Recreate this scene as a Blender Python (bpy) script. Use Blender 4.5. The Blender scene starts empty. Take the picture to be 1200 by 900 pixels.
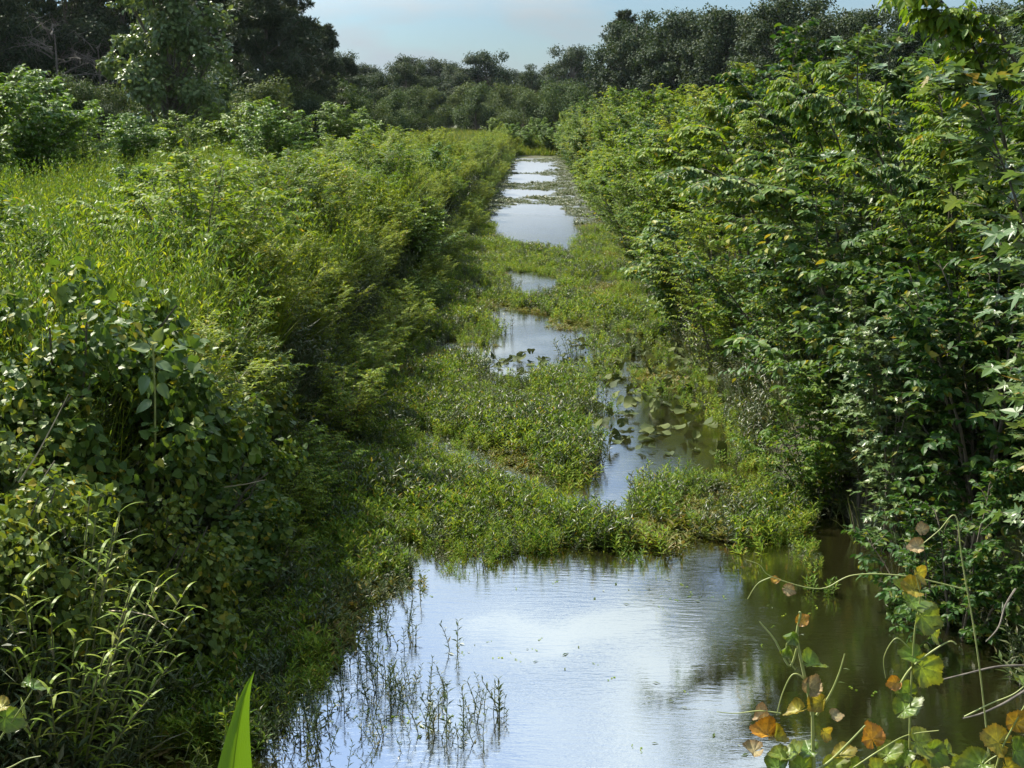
import bpy, math, random
import numpy as np
from mathutils import Vector, Matrix

# ------------------------------------------------------------------ camera, sky, sun, exposure
S = bpy.context.scene
COL = S.collection
F = 1500.0                                  # focal length in pixels of a 1200 px wide picture
YAW, PITCH, CAMH = math.radians(1.07), math.radians(11.86), 4.0
cam = bpy.data.cameras.new('camera')
cam.sensor_width = 36; cam.lens = 36 * F / 1200; cam.clip_end = 3000; cam.clip_start = .05
cam_o = bpy.data.objects.new('camera', cam); COL.objects.link(cam_o)
cam_o.location = (0, 0, CAMH); cam_o.rotation_euler = (math.pi / 2 - PITCH, 0, YAW)
S.camera = cam_o

SUN_AZ, SUN_EL = math.radians(-52), math.radians(50)      # ahead and to the left
W = bpy.data.worlds.new('World'); S.world = W; W.use_nodes = True
SKY_STRENGTH, SUN_STRENGTH, EXPOSURE = .05, 5.0, 1.36
def build_world():
    nt = W.node_tree; N = nt.nodes; L = nt.links
    bg = N['Background']; bg.inputs[1].default_value = SKY_STRENGTH
    sky = N.new('ShaderNodeTexSky'); sky.sky_type = 'NISHITA'; sky.sun_disc = False
    sky.sun_elevation = SUN_EL; sky.sun_rotation = SUN_AZ; sky.air_density = 1.3; sky.dust_density = .4; sky.ozone_density = 2.0
    tc = N.new('ShaderNodeTexCoord')
    mp = N.new('ShaderNodeMapping'); mp.inputs['Scale'].default_value = (2.1, 2.1, 7.0); mp.inputs['Location'].default_value = (.35, .1, .2)
    L.new(tc.outputs['Generated'], mp.inputs[0])
    no = N.new('ShaderNodeTexNoise'); no.inputs['Scale'].default_value = 2.1; no.inputs['Detail'].default_value = 7; no.inputs['Roughness'].default_value = .55
    L.new(mp.outputs[0], no.inputs['Vector'])
    rp = N.new('ShaderNodeValToRGB'); rp.color_ramp.elements[0].position = .47; rp.color_ramp.elements[1].position = .59
    rp.color_ramp.elements[0].color = (.3, .3, .3, 1); rp.color_ramp.elements[1].color = (1, 1, 1, 1)
    L.new(no.outputs[0], rp.inputs[0])
    # clouds stand higher and brighter overhead than at the hazy horizon
    sx = N.new('ShaderNodeSeparateXYZ'); L.new(tc.outputs['Generated'], sx.inputs[0])
    cr = N.new('ShaderNodeValToRGB'); e = cr.color_ramp.elements
    e[0].position = 0.0; e[0].color = (3.3, 3.9, 4.3, 1); e[1].position = .55; e[1].color = (7.2, 8.3, 8.9, 1)
    x = e.new(.07); x.color = (3.7, 4.4, 4.8, 1); x = e.new(.15); x.color = (7.4, 8.5, 9.0, 1)
    L.new(sx.outputs[2], cr.inputs[0])
    mx = N.new('ShaderNodeMix'); mx.data_type = 'RGBA'
    tint = N.new('ShaderNodeMix'); tint.data_type = 'RGBA'; tint.blend_type = 'MULTIPLY'; tint.inputs[0].default_value = 1; tint.inputs[7].default_value = (.47, .66, .92, 1)
    L.new(sky.outputs[0], tint.inputs[6])
    L.new(rp.outputs[0], mx.inputs[0]); L.new(tint.outputs[2], mx.inputs[6]); L.new(cr.outputs[0], mx.inputs[7])
    # thin cloud is brighter the nearer it stands to the sun
    dt = N.new('ShaderNodeVectorMath'); dt.operation = 'DOT_PRODUCT'
    dt.inputs[1].default_value = (math.sin(SUN_AZ) * math.cos(SUN_EL), math.cos(SUN_AZ) * math.cos(SUN_EL), math.sin(SUN_EL))
    L.new(tc.outputs['Generated'], dt.inputs[0])
    mr = N.new('ShaderNodeMapRange'); mr.interpolation_type = 'SMOOTHSTEP'
    for k, v in ((1, .42), (2, .85), (3, 1.0), (4, 2.6)): mr.inputs[k].default_value = v
    L.new(dt.outputs['Value'], mr.inputs[0])
    sc = N.new('ShaderNodeVectorMath'); sc.operation = 'SCALE'
    L.new(mx.outputs[2], sc.inputs[0]); L.new(mr.outputs[0], sc.inputs['Scale']); L.new(sc.outputs[0], bg.inputs[0])
build_world()
sun = bpy.data.lights.new('sun', 'SUN'); sun.energy = SUN_STRENGTH; sun.angle = math.radians(.53); sun.color = (1, .93, .78)
sun_o = bpy.data.objects.new('sun', sun); COL.objects.link(sun_o)
sdir = Vector((math.sin(SUN_AZ) * math.cos(SUN_EL), math.cos(SUN_AZ) * math.cos(SUN_EL), math.sin(SUN_EL)))
sun_o.rotation_euler = sdir.to_track_quat('Z', 'Y').to_euler(); sun_o.location = (0, 0, 30)
vs = S.view_settings; vs.view_transform = 'Standard'; vs.look = 'None'; vs.exposure = EXPOSURE; vs.gamma = 1
S.render.engine = 'CYCLES'
S.cycles.max_bounces = 7; S.cycles.diffuse_bounces = 3; S.cycles.glossy_bounces = 3; S.cycles.transmission_bounces = 4
S.cycles.use_denoising = True

# ------------------------------------------------------------------ survey helpers: the photo's lines laid out on the ground
cp, sp, ca, sa = math.cos(PITCH), math.sin(PITCH), math.cos(YAW), math.sin(YAW)
RT = np.array([ca, sa, 0]); FH = np.array([-sa, ca, 0]); FW = cp * FH - sp * np.array([0, 0, 1]); UP = sp * FH + cp * np.array([0, 0, 1])
C0 = np.array([0, 0, CAMH])
def ray(u, v): return FW + (u - 600) / F * RT - (v - 450) / F * UP
def gp(u, v, z=0.0):
    d = ray(u, v); t = (z - CAMH) / d[2]; return C0 + d * t
def at(u, v, y):
    d = ray(u, v); return C0 + d * (y / d[1])
def proj(P):
    q = P - C0; w = q @ FW
    return 600 + F * (q @ RT) / w, 450 - F * (q @ UP) / w
def inside(poly, x, y):
    r = np.zeros(len(x), bool); n = len(poly)
    for i in range(n):
        x1, y1 = poly[i]; x2, y2 = poly[(i + 1) % n]
        c = ((y1 > y) != (y2 > y)) & (x < (x2 - x1) * (y - y1) / (y2 - y1 + 1e-12) + x1)
        r ^= c
    return r

# ------------------------------------------------------------------ materials
def new_mat(name):
    m = bpy.data.materials.new(name); m.use_nodes = True
    return m, m.node_tree.nodes, m.node_tree.links, m.node_tree.nodes['Principled BSDF']
def ramp(N, stops):
    r = N.new('ShaderNodeValToRGB'); e = r.color_ramp.elements
    e[0].position, e[0].color = stops[0][0], (*stops[0][1], 1)
    e[1].position, e[1].color = stops[-1][0], (*stops[-1][1], 1)
    for p, c in stops[1:-1]:
        x = e.new(p); x.color = (*c, 1)
    return r
def leaf_mat(name, stops, rough=.45, trans=.36, warm=(1.25, 1.12, .5), spec=.45, hue_var=.12, vein=False):
    """green leaf: colour differs leaf by leaf and plant by plant; thin, so sunlight also passes through it"""
    m, N, L, B = new_mat(name)
    g = N.new('ShaderNodeNewGeometry'); oi = N.new('ShaderNodeObjectInfo')
    r = ramp(N, stops); L.new(g.outputs['Random Per Island'], r.inputs[0])
    mul = N.new('ShaderNodeMath'); mul.operation = 'MULTIPLY_ADD'; mul.inputs[1].default_value = 2 * hue_var; mul.inputs[2].default_value = 1 - hue_var
    L.new(oi.outputs['Random'], mul.inputs[0])
    hs = N.new('ShaderNodeHueSaturation'); L.new(r.outputs[0], hs.inputs['Color']); L.new(mul.outputs[0], hs.inputs['Value'])
    m2 = N.new('ShaderNodeMath'); m2.operation = 'MULTIPLY_ADD'; m2.inputs[1].default_value = -.035; m2.inputs[2].default_value = .517
    L.new(oi.outputs['Random'], m2.inputs[0]); L.new(m2.outputs[0], hs.inputs['Hue'])
    col = hs.outputs[0]
    if vein:
        tc = N.new('ShaderNodeTexCoord')
        no = N.new('ShaderNodeTexNoise'); no.inputs['Scale'].default_value = 5; no.inputs['Detail'].default_value = 9; no.inputs['Roughness'].default_value = .7
        L.new(tc.outputs['Object'], no.inputs['Vector'])
        rr = ramp(N, [(.34, (.42, .36, .28)), (.5, (.95, .95, .9)), (.7, (1.3, 1.22, 1.1))]); L.new(no.outputs[0], rr.inputs[0])
        mm = N.new('ShaderNodeMix'); mm.data_type = 'RGBA'; mm.blend_type = 'MULTIPLY'; mm.inputs[0].default_value = 1
        L.new(col, mm.inputs[6]); L.new(rr.outputs[0], mm.inputs[7]); col = mm.outputs[2]
        for nm, c in (('vein', (1.55, 1.5, 1.35)), ('rim', (.62, .38, .22))):        # pale veins; the margin browns in blotches
            at_ = N.new('ShaderNodeAttribute'); at_.attribute_name = nm; fac = at_.outputs['Fac']
            if nm == 'rim':
                k = N.new('ShaderNodeMath'); k.operation = 'MULTIPLY'; L.new(fac, k.inputs[0]); L.new(no.outputs[0], k.inputs[1]); fac = k.outputs[0]
            x = N.new('ShaderNodeMix'); x.data_type = 'RGBA'; x.blend_type = 'MULTIPLY'; L.new(fac, x.inputs[0]); L.new(col, x.inputs[6]); x.inputs[7].default_value = (*c, 1); col = x.outputs[2]
    L.new(col, B.inputs['Base Color']); B.inputs['Roughness'].default_value = rough; B.inputs['Specular IOR Level'].default_value = spec
    t = N.new('ShaderNodeBsdfTranslucent')
    w = N.new('ShaderNodeMix'); w.data_type = 'RGBA'; w.blend_type = 'MULTIPLY'; w.inputs[0].default_value = 1; w.inputs[7].default_value = (*warm, 1)
    L.new(col, w.inputs[6]); L.new(w.outputs[2], t.inputs[0])
    ms = N.new('ShaderNodeMixShader'); ms.inputs[0].default_value = trans
    L.new(B.outputs[0], ms.inputs[1]); L.new(t.outputs[0], ms.inputs[2]); L.new(ms.outputs[0], N['Material Output'].inputs[0])
    return m
def bark_mat(name, a, b, rough=.85):
    m, N, L, B = new_mat(name)
    tc = N.new('ShaderNodeTexCoord'); no = N.new('ShaderNodeTexNoise'); no.inputs['Scale'].default_value = 14; no.inputs['Detail'].default_value = 5
    L.new(tc.outputs['Object'], no.inputs['Vector']); r = ramp(N, [(.35, a), (.65, b)]); L.new(no.outputs[0], r.inputs[0])
    L.new(r.outputs[0], B.inputs['Base Color']); B.inputs['Roughness'].default_value = rough
    bp = N.new('ShaderNodeBump'); bp.inputs['Strength'].default_value = .5; L.new(no.outputs[0], bp.inputs['Height']); L.new(bp.outputs[0], B.inputs['Normal'])
    return m
M = {}
M['hedge'] = leaf_mat('hedge_leaf', [(0, (.03, .078, .014)), (.55, (.055, .115, .019)), (.9, (.11, .175, .024)), (1, (.22, .2, .025))], rough=.48, trans=.38, spec=.22, hue_var=.3)
M['hedge_bright'] = leaf_mat('hedge_young_leaf', [(0, (.068, .135, .012)), (.6, (.12, .195, .017)), (.96, (.19, .25, .022)), (1, (.32, .24, .03))], rough=.5, trans=.46, spec=.18, hue_var=.26)
M['maple'] = leaf_mat('lobed_leaf', [(0, (.05, .10, .03)), (.6, (.085, .145, .045)), (.95, (.12, .17, .05)), (1, (.26, .17, .04))], rough=.38, trans=.34, spec=.4)
M['fine'] = leaf_mat('fine_bank_leaf', [(0, (.082, .145, .012)), (.6, (.145, .215, .017)), (.95, (.215, .265, .023)), (1, (.26, .2, .06))], rough=.5, trans=.46, spec=.18, hue_var=.28)
M['vine'] = leaf_mat('vine_leaf', [(0, (.05, .095, .016)), (.6, (.085, .14, .022)), (.93, (.14, .18, .025)), (1, (.32, .27, .03))], rough=.45, trans=.4, spec=.25)
M['cane'] = leaf_mat('cane_leaf', [(0, (.10, .17, .016)), (.7, (.16, .24, .022)), (1, (.24, .26, .05))], rough=.45, trans=.44, spec=.25)
M['meadow'] = leaf_mat('meadow_blade', [(0, (.105, .2, .014)), (.6, (.175, .28, .02)), (.93, (.25, .33, .03)), (1, (.28, .24, .1))], rough=.55, trans=.48, hue_var=.28, spec=.25)
M['mead_far'] = leaf_mat('seeding_grass', [(0, (.06, .11, .018)), (.6, (.095, .15, .025)), (1, (.16, .165, .05))], rough=.6, trans=.42, spec=.2)
M['mat'] = leaf_mat('water_weed_leaf', [(0, (.065, .135, .013)), (.6, (.12, .2, .02)), (.93, (.19, .25, .032)), (1, (.24, .15, .04))], rough=.52, trans=.42, spec=.18, hue_var=.28)
M['mat_old'] = leaf_mat('yellowing_weed_leaf', [(0, (.075, .11, .02)), (.6, (.13, .15, .028)), (1, (.17, .12, .045))], rough=.55, trans=.3, spec=.2)
M['weed_dark'] = leaf_mat('shaded_weed_leaf', [(0, (.03, .055, .015)), (.7, (.055, .085, .022)), (1, (.09, .08, .03))], rough=.45, trans=.3)  # bank shade and backlit silhouettes of standing weeds put into a darker leaf colour
M['lily'] = leaf_mat('lily_leaf', [(0, (.04, .06, .018)), (.5, (.06, .075, .022)), (.8, (.10, .09, .035)), (1, (.16, .09, .04))], rough=.65, trans=.15, hue_var=.45, spec=.12)
M['pine'] = leaf_mat('pine_needle', [(0, (.018, .035, .014)), (.7, (.03, .05, .018)), (1, (.05, .065, .022))], rough=.55, trans=.18)
M['tree'] = leaf_mat('tree_leaf', [(0, (.018, .036, .016)), (.7, (.03, .052, .02)), (1, (.05, .07, .025))], rough=.6, trans=.25, spec=.15)
M['pale'] = leaf_mat('pale_leaf', [(0, (.05, .095, .03)), (.6, (.085, .14, .045)), (1, (.14, .19, .07))], rough=.4, trans=.3, spec=.4)
M['mid'] = leaf_mat('field_shrub_leaf', [(0, (.065, .13, .018)), (.6, (.105, .19, .022)), (1, (.17, .25, .035))], rough=.45, trans=.4, spec=.3)
M['midtree'] = leaf_mat('willow_leaf', [(0, (.035, .065, .022)), (.6, (.055, .09, .028)), (1, (.085, .115, .038))], rough=.6, trans=.3, spec=.15)
M['green_v'] = leaf_mat('grape_green_leaf', [(0, (.09, .16, .025)), (1, (.17, .24, .045))], rough=.4, trans=.45, vein=True)
M['orange_v'] = leaf_mat('grape_orange_leaf', [(0, (.30, .17, .016)), (1, (.36, .23, .03))], rough=.5, trans=.3, warm=(1.0, .95, .5), vein=True)
M['tan_v'] = leaf_mat('grape_dry_leaf', [(0, (.22, .18, .10)), (1, (.34, .29, .18))], rough=.7, trans=.2, warm=(1, .9, .7), vein=True)
M['yellow_v'] = leaf_mat('grape_yellow_leaf', [(0, (.2, .2, .025)), (1, (.3, .25, .04))], rough=.45, trans=.4, warm=(1.1, 1, .5), vein=True)
M['vstem'] = bark_mat('green_stem', (.16, .2, .05), (.26, .28, .09), .5)
M['stem'] = bark_mat('woody_stem', (.05, .045, .03), (.1, .085, .055))
M['gstem'] = bark_mat('weed_stem', (.07, .09, .025), (.12, .12, .05), .6)
M['bark'] = bark_mat('tree_bark', (.06, .05, .04), (.14, .12, .095))
M['dead'] = bark_mat('dead_wood', (.07, .06, .05), (.15, .13, .105))
M['straw'] = bark_mat('dry_straw', (.28, .23, .14), (.42, .36, .24), .7)

def ground_mat():
    m, N, L, B = new_mat('bank_soil')
    tc = N.new('ShaderNodeTexCoord'); no = N.new('ShaderNodeTexNoise'); no.inputs['Scale'].default_value = .9; no.inputs['Detail'].default_value = 8
    L.new(tc.outputs['Object'], no.inputs['Vector'])
    r = ramp(N, [(.35, (.035, .028, .016)), (.5, (.05, .055, .02)), (.68, (.075, .095, .025))]); L.new(no.outputs[0], r.inputs[0])
    L.new(r.outputs[0], B.inputs['Base Color']); B.inputs['Roughness'].default_value = .95
    n2 = N.new('ShaderNodeTexNoise'); n2.inputs['Scale'].default_value = 12; n2.inputs['Detail'].default_value = 6; L.new(tc.outputs['Object'], n2.inputs['Vector'])
    bp = N.new('ShaderNodeBump'); bp.inputs['Strength'].default_value = .8; bp.inputs['Distance'].default_value = .1
    L.new(n2.outputs[0], bp.inputs['Height']); L.new(bp.outputs[0], B.inputs['Normal'])
    return m
def water_mat():
    m, N, L, B = new_mat('ditch_water')
    B.inputs['Base Color'].default_value = (.009, .0085, .003, 1); B.inputs['Roughness'].default_value = .035
    B.inputs['IOR'].default_value = 5.0
    tc = N.new('ShaderNodeTexCoord')
    mp = N.new('ShaderNodeMapping'); mp.inputs['Scale'].default_value = (2.2, 9.0, 1); L.new(tc.outputs['Object'], mp.inputs[0])
    a = N.new('ShaderNodeTexNoise'); a.inputs['Scale'].default_value = 2.2; a.inputs['Detail'].default_value = 4; a.inputs['Roughness'].default_value = .6
    L.new(mp.outputs[0], a.inputs['Vector'])
    b = N.new('ShaderNodeTexNoise'); b.inputs['Scale'].default_value = .45; b.inputs['Detail'].default_value = 2; L.new(tc.outputs['Object'], b.inputs['Vector'])
    rb0 = ramp(N, [(.42, (.12, .12, .12)), (.62, (1, 1, 1))]); L.new(b.outputs[0], rb0.inputs[0])   # breeze patches
    sy = N.new('ShaderNodeSeparateXYZ'); L.new(tc.outputs['Object'], sy.inputs[0])
    fy = N.new('ShaderNodeMapRange')                                                               # more wind on the open far end
    for k, v in ((1, 16), (2, 60), (3, 1.0), (4, 9.0)): fy.inputs[k].default_value = v
    L.new(sy.outputs[1], fy.inputs[0])
    rg = N.new('ShaderNodeMapRange')
    for k, v in ((1, 18), (2, 60), (3, .03), (4, .32)): rg.inputs[k].default_value = v
    L.new(sy.outputs[1], rg.inputs[0]); L.new(rg.outputs[0], B.inputs['Roughness'])
    rb = N.new('ShaderNodeMath'); rb.operation = 'MULTIPLY'; L.new(rb0.outputs[0], rb.inputs[0]); L.new(fy.outputs[0], rb.inputs[1])
    mu = N.new('ShaderNodeMath'); mu.operation = 'MULTIPLY'; L.new(a.outputs[0], mu.inputs[0]); L.new(rb.outputs[0], mu.inputs[1])
    bp = N.new('ShaderNodeBump'); bp.inputs['Strength'].default_value = .12; bp.inputs['Distance'].default_value = .04
    L.new(mu.outputs[0], bp.inputs['Height']); L.new(bp.outputs[0], B.inputs['Normal'])
    return m

# ------------------------------------------------------------------ mesh helpers
def mk_mesh(name, V, quads=None, tris=None, mat=None, smooth=False):
    me = bpy.data.meshes.new(name)
    V = np.asarray(V, np.float32).reshape(-1, 3)
    q = np.zeros((0, 4), np.int32) if quads is None else np.asarray(quads, np.int32).reshape(-1, 4)
    t = np.zeros((0, 3), np.int32) if tris is None else np.asarray(tris, np.int32).reshape(-1, 3)
    me.vertices.add(len(V)); me.vertices.foreach_set('co', V.ravel())
    me.loops.add(q.size + t.size); me.loops.foreach_set('vertex_index', np.concatenate([q.ravel(), t.ravel()]))
    me.polygons.add(len(q) + len(t))
    me.polygons.foreach_set('loop_start', np.concatenate([np.arange(len(q)) * 4, q.size + np.arange(len(t)) * 3]).astype(np.int32))
    me.polygons.foreach_set('use_smooth', np.full(len(q) + len(t), smooth))
    me.update(calc_edges=True); me.validate()
    if mat: me.materials.append(mat)
    return me
def nrm(a): return a / np.maximum(np.linalg.norm(a, axis=-1, keepdims=True), 1e-9)
class Acc:
    """collects vertices, quads and triangles of ONE part"""
    def __init__(s): s.V, s.Q, s.T, s.n = [], [], [], 0
    def add(s, V, Q=None, T=None):
        V = np.asarray(V, float).reshape(-1, 3)
        if Q is not None and len(Q): s.Q.append(np.asarray(Q).reshape(-1, 4) + s.n)
        if T is not None and len(T): s.T.append(np.asarray(T).reshape(-1, 3) + s.n)
        s.V.append(V); s.n += len(V)
    def mesh(s, name, mat, smooth=False):
        V = np.concatenate(s.V) if s.V else np.zeros((0, 3))
        return mk_mesh(name, V, np.concatenate(s.Q) if s.Q else None, np.concatenate(s.T) if s.T else None, mat, smooth)
    def tube(s, P, r, k=5):
        P = np.asarray(P, float); n = len(P); r = np.broadcast_to(np.asarray(r, float), (n,))
        T = nrm(np.gradient(P, axis=0)); ref = np.array([.31, .17, .93]) if abs(T[0][2]) < .9 else np.array([.93, .2, .1])
        A = nrm(np.cross(T, ref)); Bn = np.cross(T, A)
        an = np.linspace(0, 2 * math.pi, k, endpoint=False)
        V = P[:, None] + r[:, None, None] * (np.cos(an)[None, :, None] * A[:, None] + np.sin(an)[None, :, None] * Bn[:, None])
        i, j = np.meshgrid(np.arange(n - 1), np.arange(k), indexing='ij'); j2 = (j + 1) % k
        Q = np.stack([i * k + j, i * k + j2, (i + 1) * k + j2, (i + 1) * k + j], -1).reshape(-1, 4)
        s.add(V, Q)
    def tubes(s, P, r0, r1, k=3):
        """many tubes at once; P is (m, n, 3)"""
        m, n, _ = P.shape
        T = nrm(np.gradient(P, axis=1)); A = nrm(np.cross(T, np.array([.31, .57, .76]))); Bn = np.cross(T, A)
        an = np.linspace(0, 2 * math.pi, k, endpoint=False); r = np.linspace(r0, r1, n)
        V = P[:, :, None] + r[None, :, None, None] * (np.cos(an)[None, None, :, None] * A[:, :, None] + np.sin(an)[None, None, :, None] * Bn[:, :, None])
        i, j = np.meshgrid(np.arange(n - 1), np.arange(k), indexing='ij'); j2 = (j + 1) % k
        q = np.stack([i * k + j, i * k + j2, (i + 1) * k + j2, (i + 1) * k + j], -1).reshape(-1, 4)
        s.add(V, (q[None] + (np.arange(m) * n * k)[:, None, None]).reshape(-1, 4))
    def leaves(s, P, D, Nn, Ln, Wd, tm):
        """one leaf per row: base point, direction, facing, length, width"""
        D = nrm(D); B = nrm(np.cross(Nn, D)); Nz = np.cross(D, B)
        X = tm['v']; m = len(P)
        V = P[:, None] + Ln[:, None, None] * (X[None, :, 0, None] * D[:, None] + X[None, :, 2, None] * Nz[:, None]) + Wd[:, None, None] * X[None, :, 1, None] * B[:, None]
        off = (np.arange(m) * len(X))[:, None, None]
        s.add(V, (tm['q'][None] + off).reshape(-1, 4) if len(tm['q']) else None, (tm['t'][None] + off).reshape(-1, 3) if len(tm['t']) else None)
    def strips(s, P, D, Ln, Wd, bend, n=4):
        """arching grass blades: base, horizontal lean (with upward part), length, width, how far the tip falls"""
        m = len(P); t = np.linspace(0, 1, n + 1); D = nrm(D)
        H = D.copy(); H[:, 2] = 0; H = nrm(H)
        c = P[:, None] + Ln[:, None, None] * (D[:, None] * t[None, :, None] + (H[:, None] * .35 - np.array([0, 0, 1.0])) * (bend[:, None, None] * (t ** 2)[None, :, None]))
        side = nrm(np.cross(D, np.array([0, 0, 1.0])) + 1e-6)
        w = np.minimum(1, (1 - t) * 2.2 + .02) * .5
        a = c - side[:, None] * Wd[:, None, None] * w[None, :, None]; b = c + side[:, None] * Wd[:, None, None] * w[None, :, None]
        V = np.stack([a, b], 2).reshape(m, -1, 3)
        q = np.array([[2 * i, 2 * i + 1, 2 * i + 3, 2 * i + 2] for i in range(n)])
        s.add(V, (q[None] + (np.arange(m) * 2 * (n + 1))[:, None, None]).reshape(-1, 4))
def tm(v, q=(), t=()): return {'v': np.array(v, float), 'q': np.array(q, int).reshape(-1, 4), 't': np.array(t, int).reshape(-1, 3)}
# leaf outlines: x along the leaf, y across, z out of it
T_LO = tm([(0, 0, 0), (.42, .5, .05), (.45, 0, -.02), (.42, -.5, .05), (1, 0, -.1)], [(0, 2, 1, 1)][:0], [(0, 2, 1), (0, 3, 2), (2, 4, 1), (2, 3, 4)])
T_OV = tm([(0, 0, 0), (.16, .36, .03), (.14, 0, -.01), (.16, -.36, .03), (.45, .5, .06), (.45, 0, -.01), (.45, -.5, .06), (.76, .3, .0), (.78, 0, -.06), (.76, -.3, .0), (1, 0, -.16)],
          [(2, 5, 4, 1), (3, 6, 5, 2), (5, 8, 7, 4), (6, 9, 8, 5)], [(0, 2, 1), (0, 3, 2), (8, 10, 7), (9, 10, 8)])
T_HEART = tm([(0, 0, 0), (-.12, .3, .03), (.12, .52, .06), (.5, .46, .04), (.8, .2, -.03), (1, 0, -.1), (.8, -.2, -.03), (.5, -.46, .04), (.12, -.52, .06), (-.12, -.3, .03), (.45, 0, -.04)],
             [], [(10, 1, 0), (10, 2, 1), (10, 3, 2), (10, 4, 3), (10, 5, 4), (10, 6, 5), (10, 7, 6), (10, 8, 7), (10, 9, 8), (10, 0, 9)])
def lobed():
    pts = []
    for a, r in ((200, .22), (160 - 18, .3), (105, .52), (82, .3), (62, .74), (36, .36), (22, .56), (0, 1.0)):
        pts.append((r * math.cos(math.radians(a)), r * math.sin(math.radians(a))))
    up = [(x + .12, y * 1.0, .05 * abs(y)) for x, y in pts[1:]]
    lo = [(x, -y, z) for x, y, z in up[:-1]][::-1]
    v = [(.16, 0, -.05)] + [(0, 0, 0)] + up + lo
    n = len(v) - 1
    return tm(v, [], [(0, 1 + (i + 1) % n, 1 + i) for i in range(n)])
T_LOB = lobed()
T_BLADE = tm([(0, 0, 0), (.3, .5, .03), (.3, -.5, .03), (.65, .36, -.03), (.65, -.36, -.03), (1, 0, -.16)], [(1, 2, 4, 3)], [(0, 2, 1), (3, 4, 5)])

def obj(name, me, parent=None):
    o = bpy.data.objects.new(name, me); COL.objects.link(o)
    if parent: o.parent = parent
    return o
def tag(o, label=None, cat=None, group=None, kind=None):
    if label: o['label'] = label
    if cat: o['category'] = cat
    if group: o['group'] = group
    if kind: o['kind'] = kind
    return o
def thing(name, label, cat, loc=(0, 0, 0), rz=0, group=None):
    o = bpy.data.objects.new(name, None); COL.objects.link(o); o.empty_display_size = .1
    o.location = loc; o.rotation_euler = (0, 0, rz)
    return tag(o, label, cat, group)

# ------------------------------------------------------------------ plant growers: each returns {part name: mesh}
def grow_shrub(seed, H, R, stems, arch, tw, tl, nl, L, Wd, tmpl, mat, smat, droop=.35, s0=.12, upt=.3, sr=.022, petn=.45, crown=1.0, jit=.22, lean=None):
    g = np.random.default_rng(seed); st = Acc(); fo = Acc()
    TP, TD, TL = [], [], []
    for i in range(stems):
        az = g.uniform(0, 2 * math.pi); q = math.sqrt((i + .5) / stems) * g.uniform(.8, 1.1); rad = R * q
        h = H * (1 - .5 * crown * q * q) * g.uniform(.82, 1.06)
        s = np.linspace(0, 1, 10); rr = rad * s ** 1.25; zz = h * (s * (1 + arch) - arch * s * s)
        if lean is not None: az = lean + g.normal(0, .35); q = g.uniform(.7, 1.1); rad = R * q
        b = g.normal(0, .12 * R, 2) * .6
        wob = np.cumsum(g.normal(0, .02 * H / 3, (10, 2)), 0) * (s[:, None])
        P = np.stack([b[0] + rr * math.cos(az) + wob[:, 0], b[1] + rr * math.sin(az) + wob[:, 1], zz], 1)
        st.tube(P, np.linspace(sr, sr * .22, 10) * g.uniform(.7, 1.2), 5)
        n = max(3, int(tw * h / H)); sj = s0 + (1 - s0) * g.random(n) ** .85
        Pj = np.stack([np.interp(sj, s, P[:, k]) for k in range(3)], 1)
        Tj = nrm(np.stack([np.interp(sj, s, np.gradient(P[:, k])) for k in range(3)], 1))
        a2 = az + g.normal(0, 1.15, n)
        d = .5 * Tj + np.stack([np.cos(a2), np.sin(a2), upt + g.normal(0, .25, n)], 1) * .8
        TP.append(Pj); TD.append(nrm(d)); TL.append(tl * (1.2 - .65 * sj) * g.uniform(.55, 1.25, n))
    TP, TD, TL = np.concatenate(TP), np.concatenate(TD), np.concatenate(TL); n = len(TP)
    ts = np.linspace(0, 1, 4)
    PW = TP[:, None] + TD[:, None] * (TL[:, None, None] * ts[None, :, None]) - np.array([0, 0, 1.]) * (TL[:, None, None] * .28 * (ts ** 2)[None, :, None])
    st.tubes(PW, sr * .22, sr * .07, 3)
    t = np.linspace(.1, 1, nl)[None, :] + g.uniform(-.03, .03, (n, nl))
    P = TP[:, None] + TD[:, None] * (TL[:, None] * t)[..., None] - np.array([0, 0, 1.]) * (TL[:, None] * .28 * t * t)[..., None]
    tg = nrm(TD[:, None] - np.array([0, 0, 1.]) * (.56 * t)[..., None])
    side = nrm(np.cross(tg, np.array([0, 0, 1.])) + 1e-5)
    alt = np.where(np.arange(nl) % 2 == 0, 1., -1.)[None, :, None]
    last = (np.arange(nl) == nl - 1)[None, :, None]
    D = .6 * tg + np.where(last, .15, .85) * side * alt + g.normal(0, jit, (n, nl, 3)) - np.array([0, 0, 1.]) * droop
    Nn = np.array([0, 0, 1.]) + g.normal(0, petn, (n, nl, 3)) + .25 * TD[:, None]
    sz = g.uniform(.62, 1.15, (n, nl)) * (1 - .25 * (t - .5) ** 2)
    fo.leaves(P.reshape(-1, 3), D.reshape(-1, 3), Nn.reshape(-1, 3), (L * sz).ravel(), (Wd * sz).ravel(), tmpl)
    return {'stems': st.mesh('stems', smat), 'foliage': fo.mesh('foliage', mat)}

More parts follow.
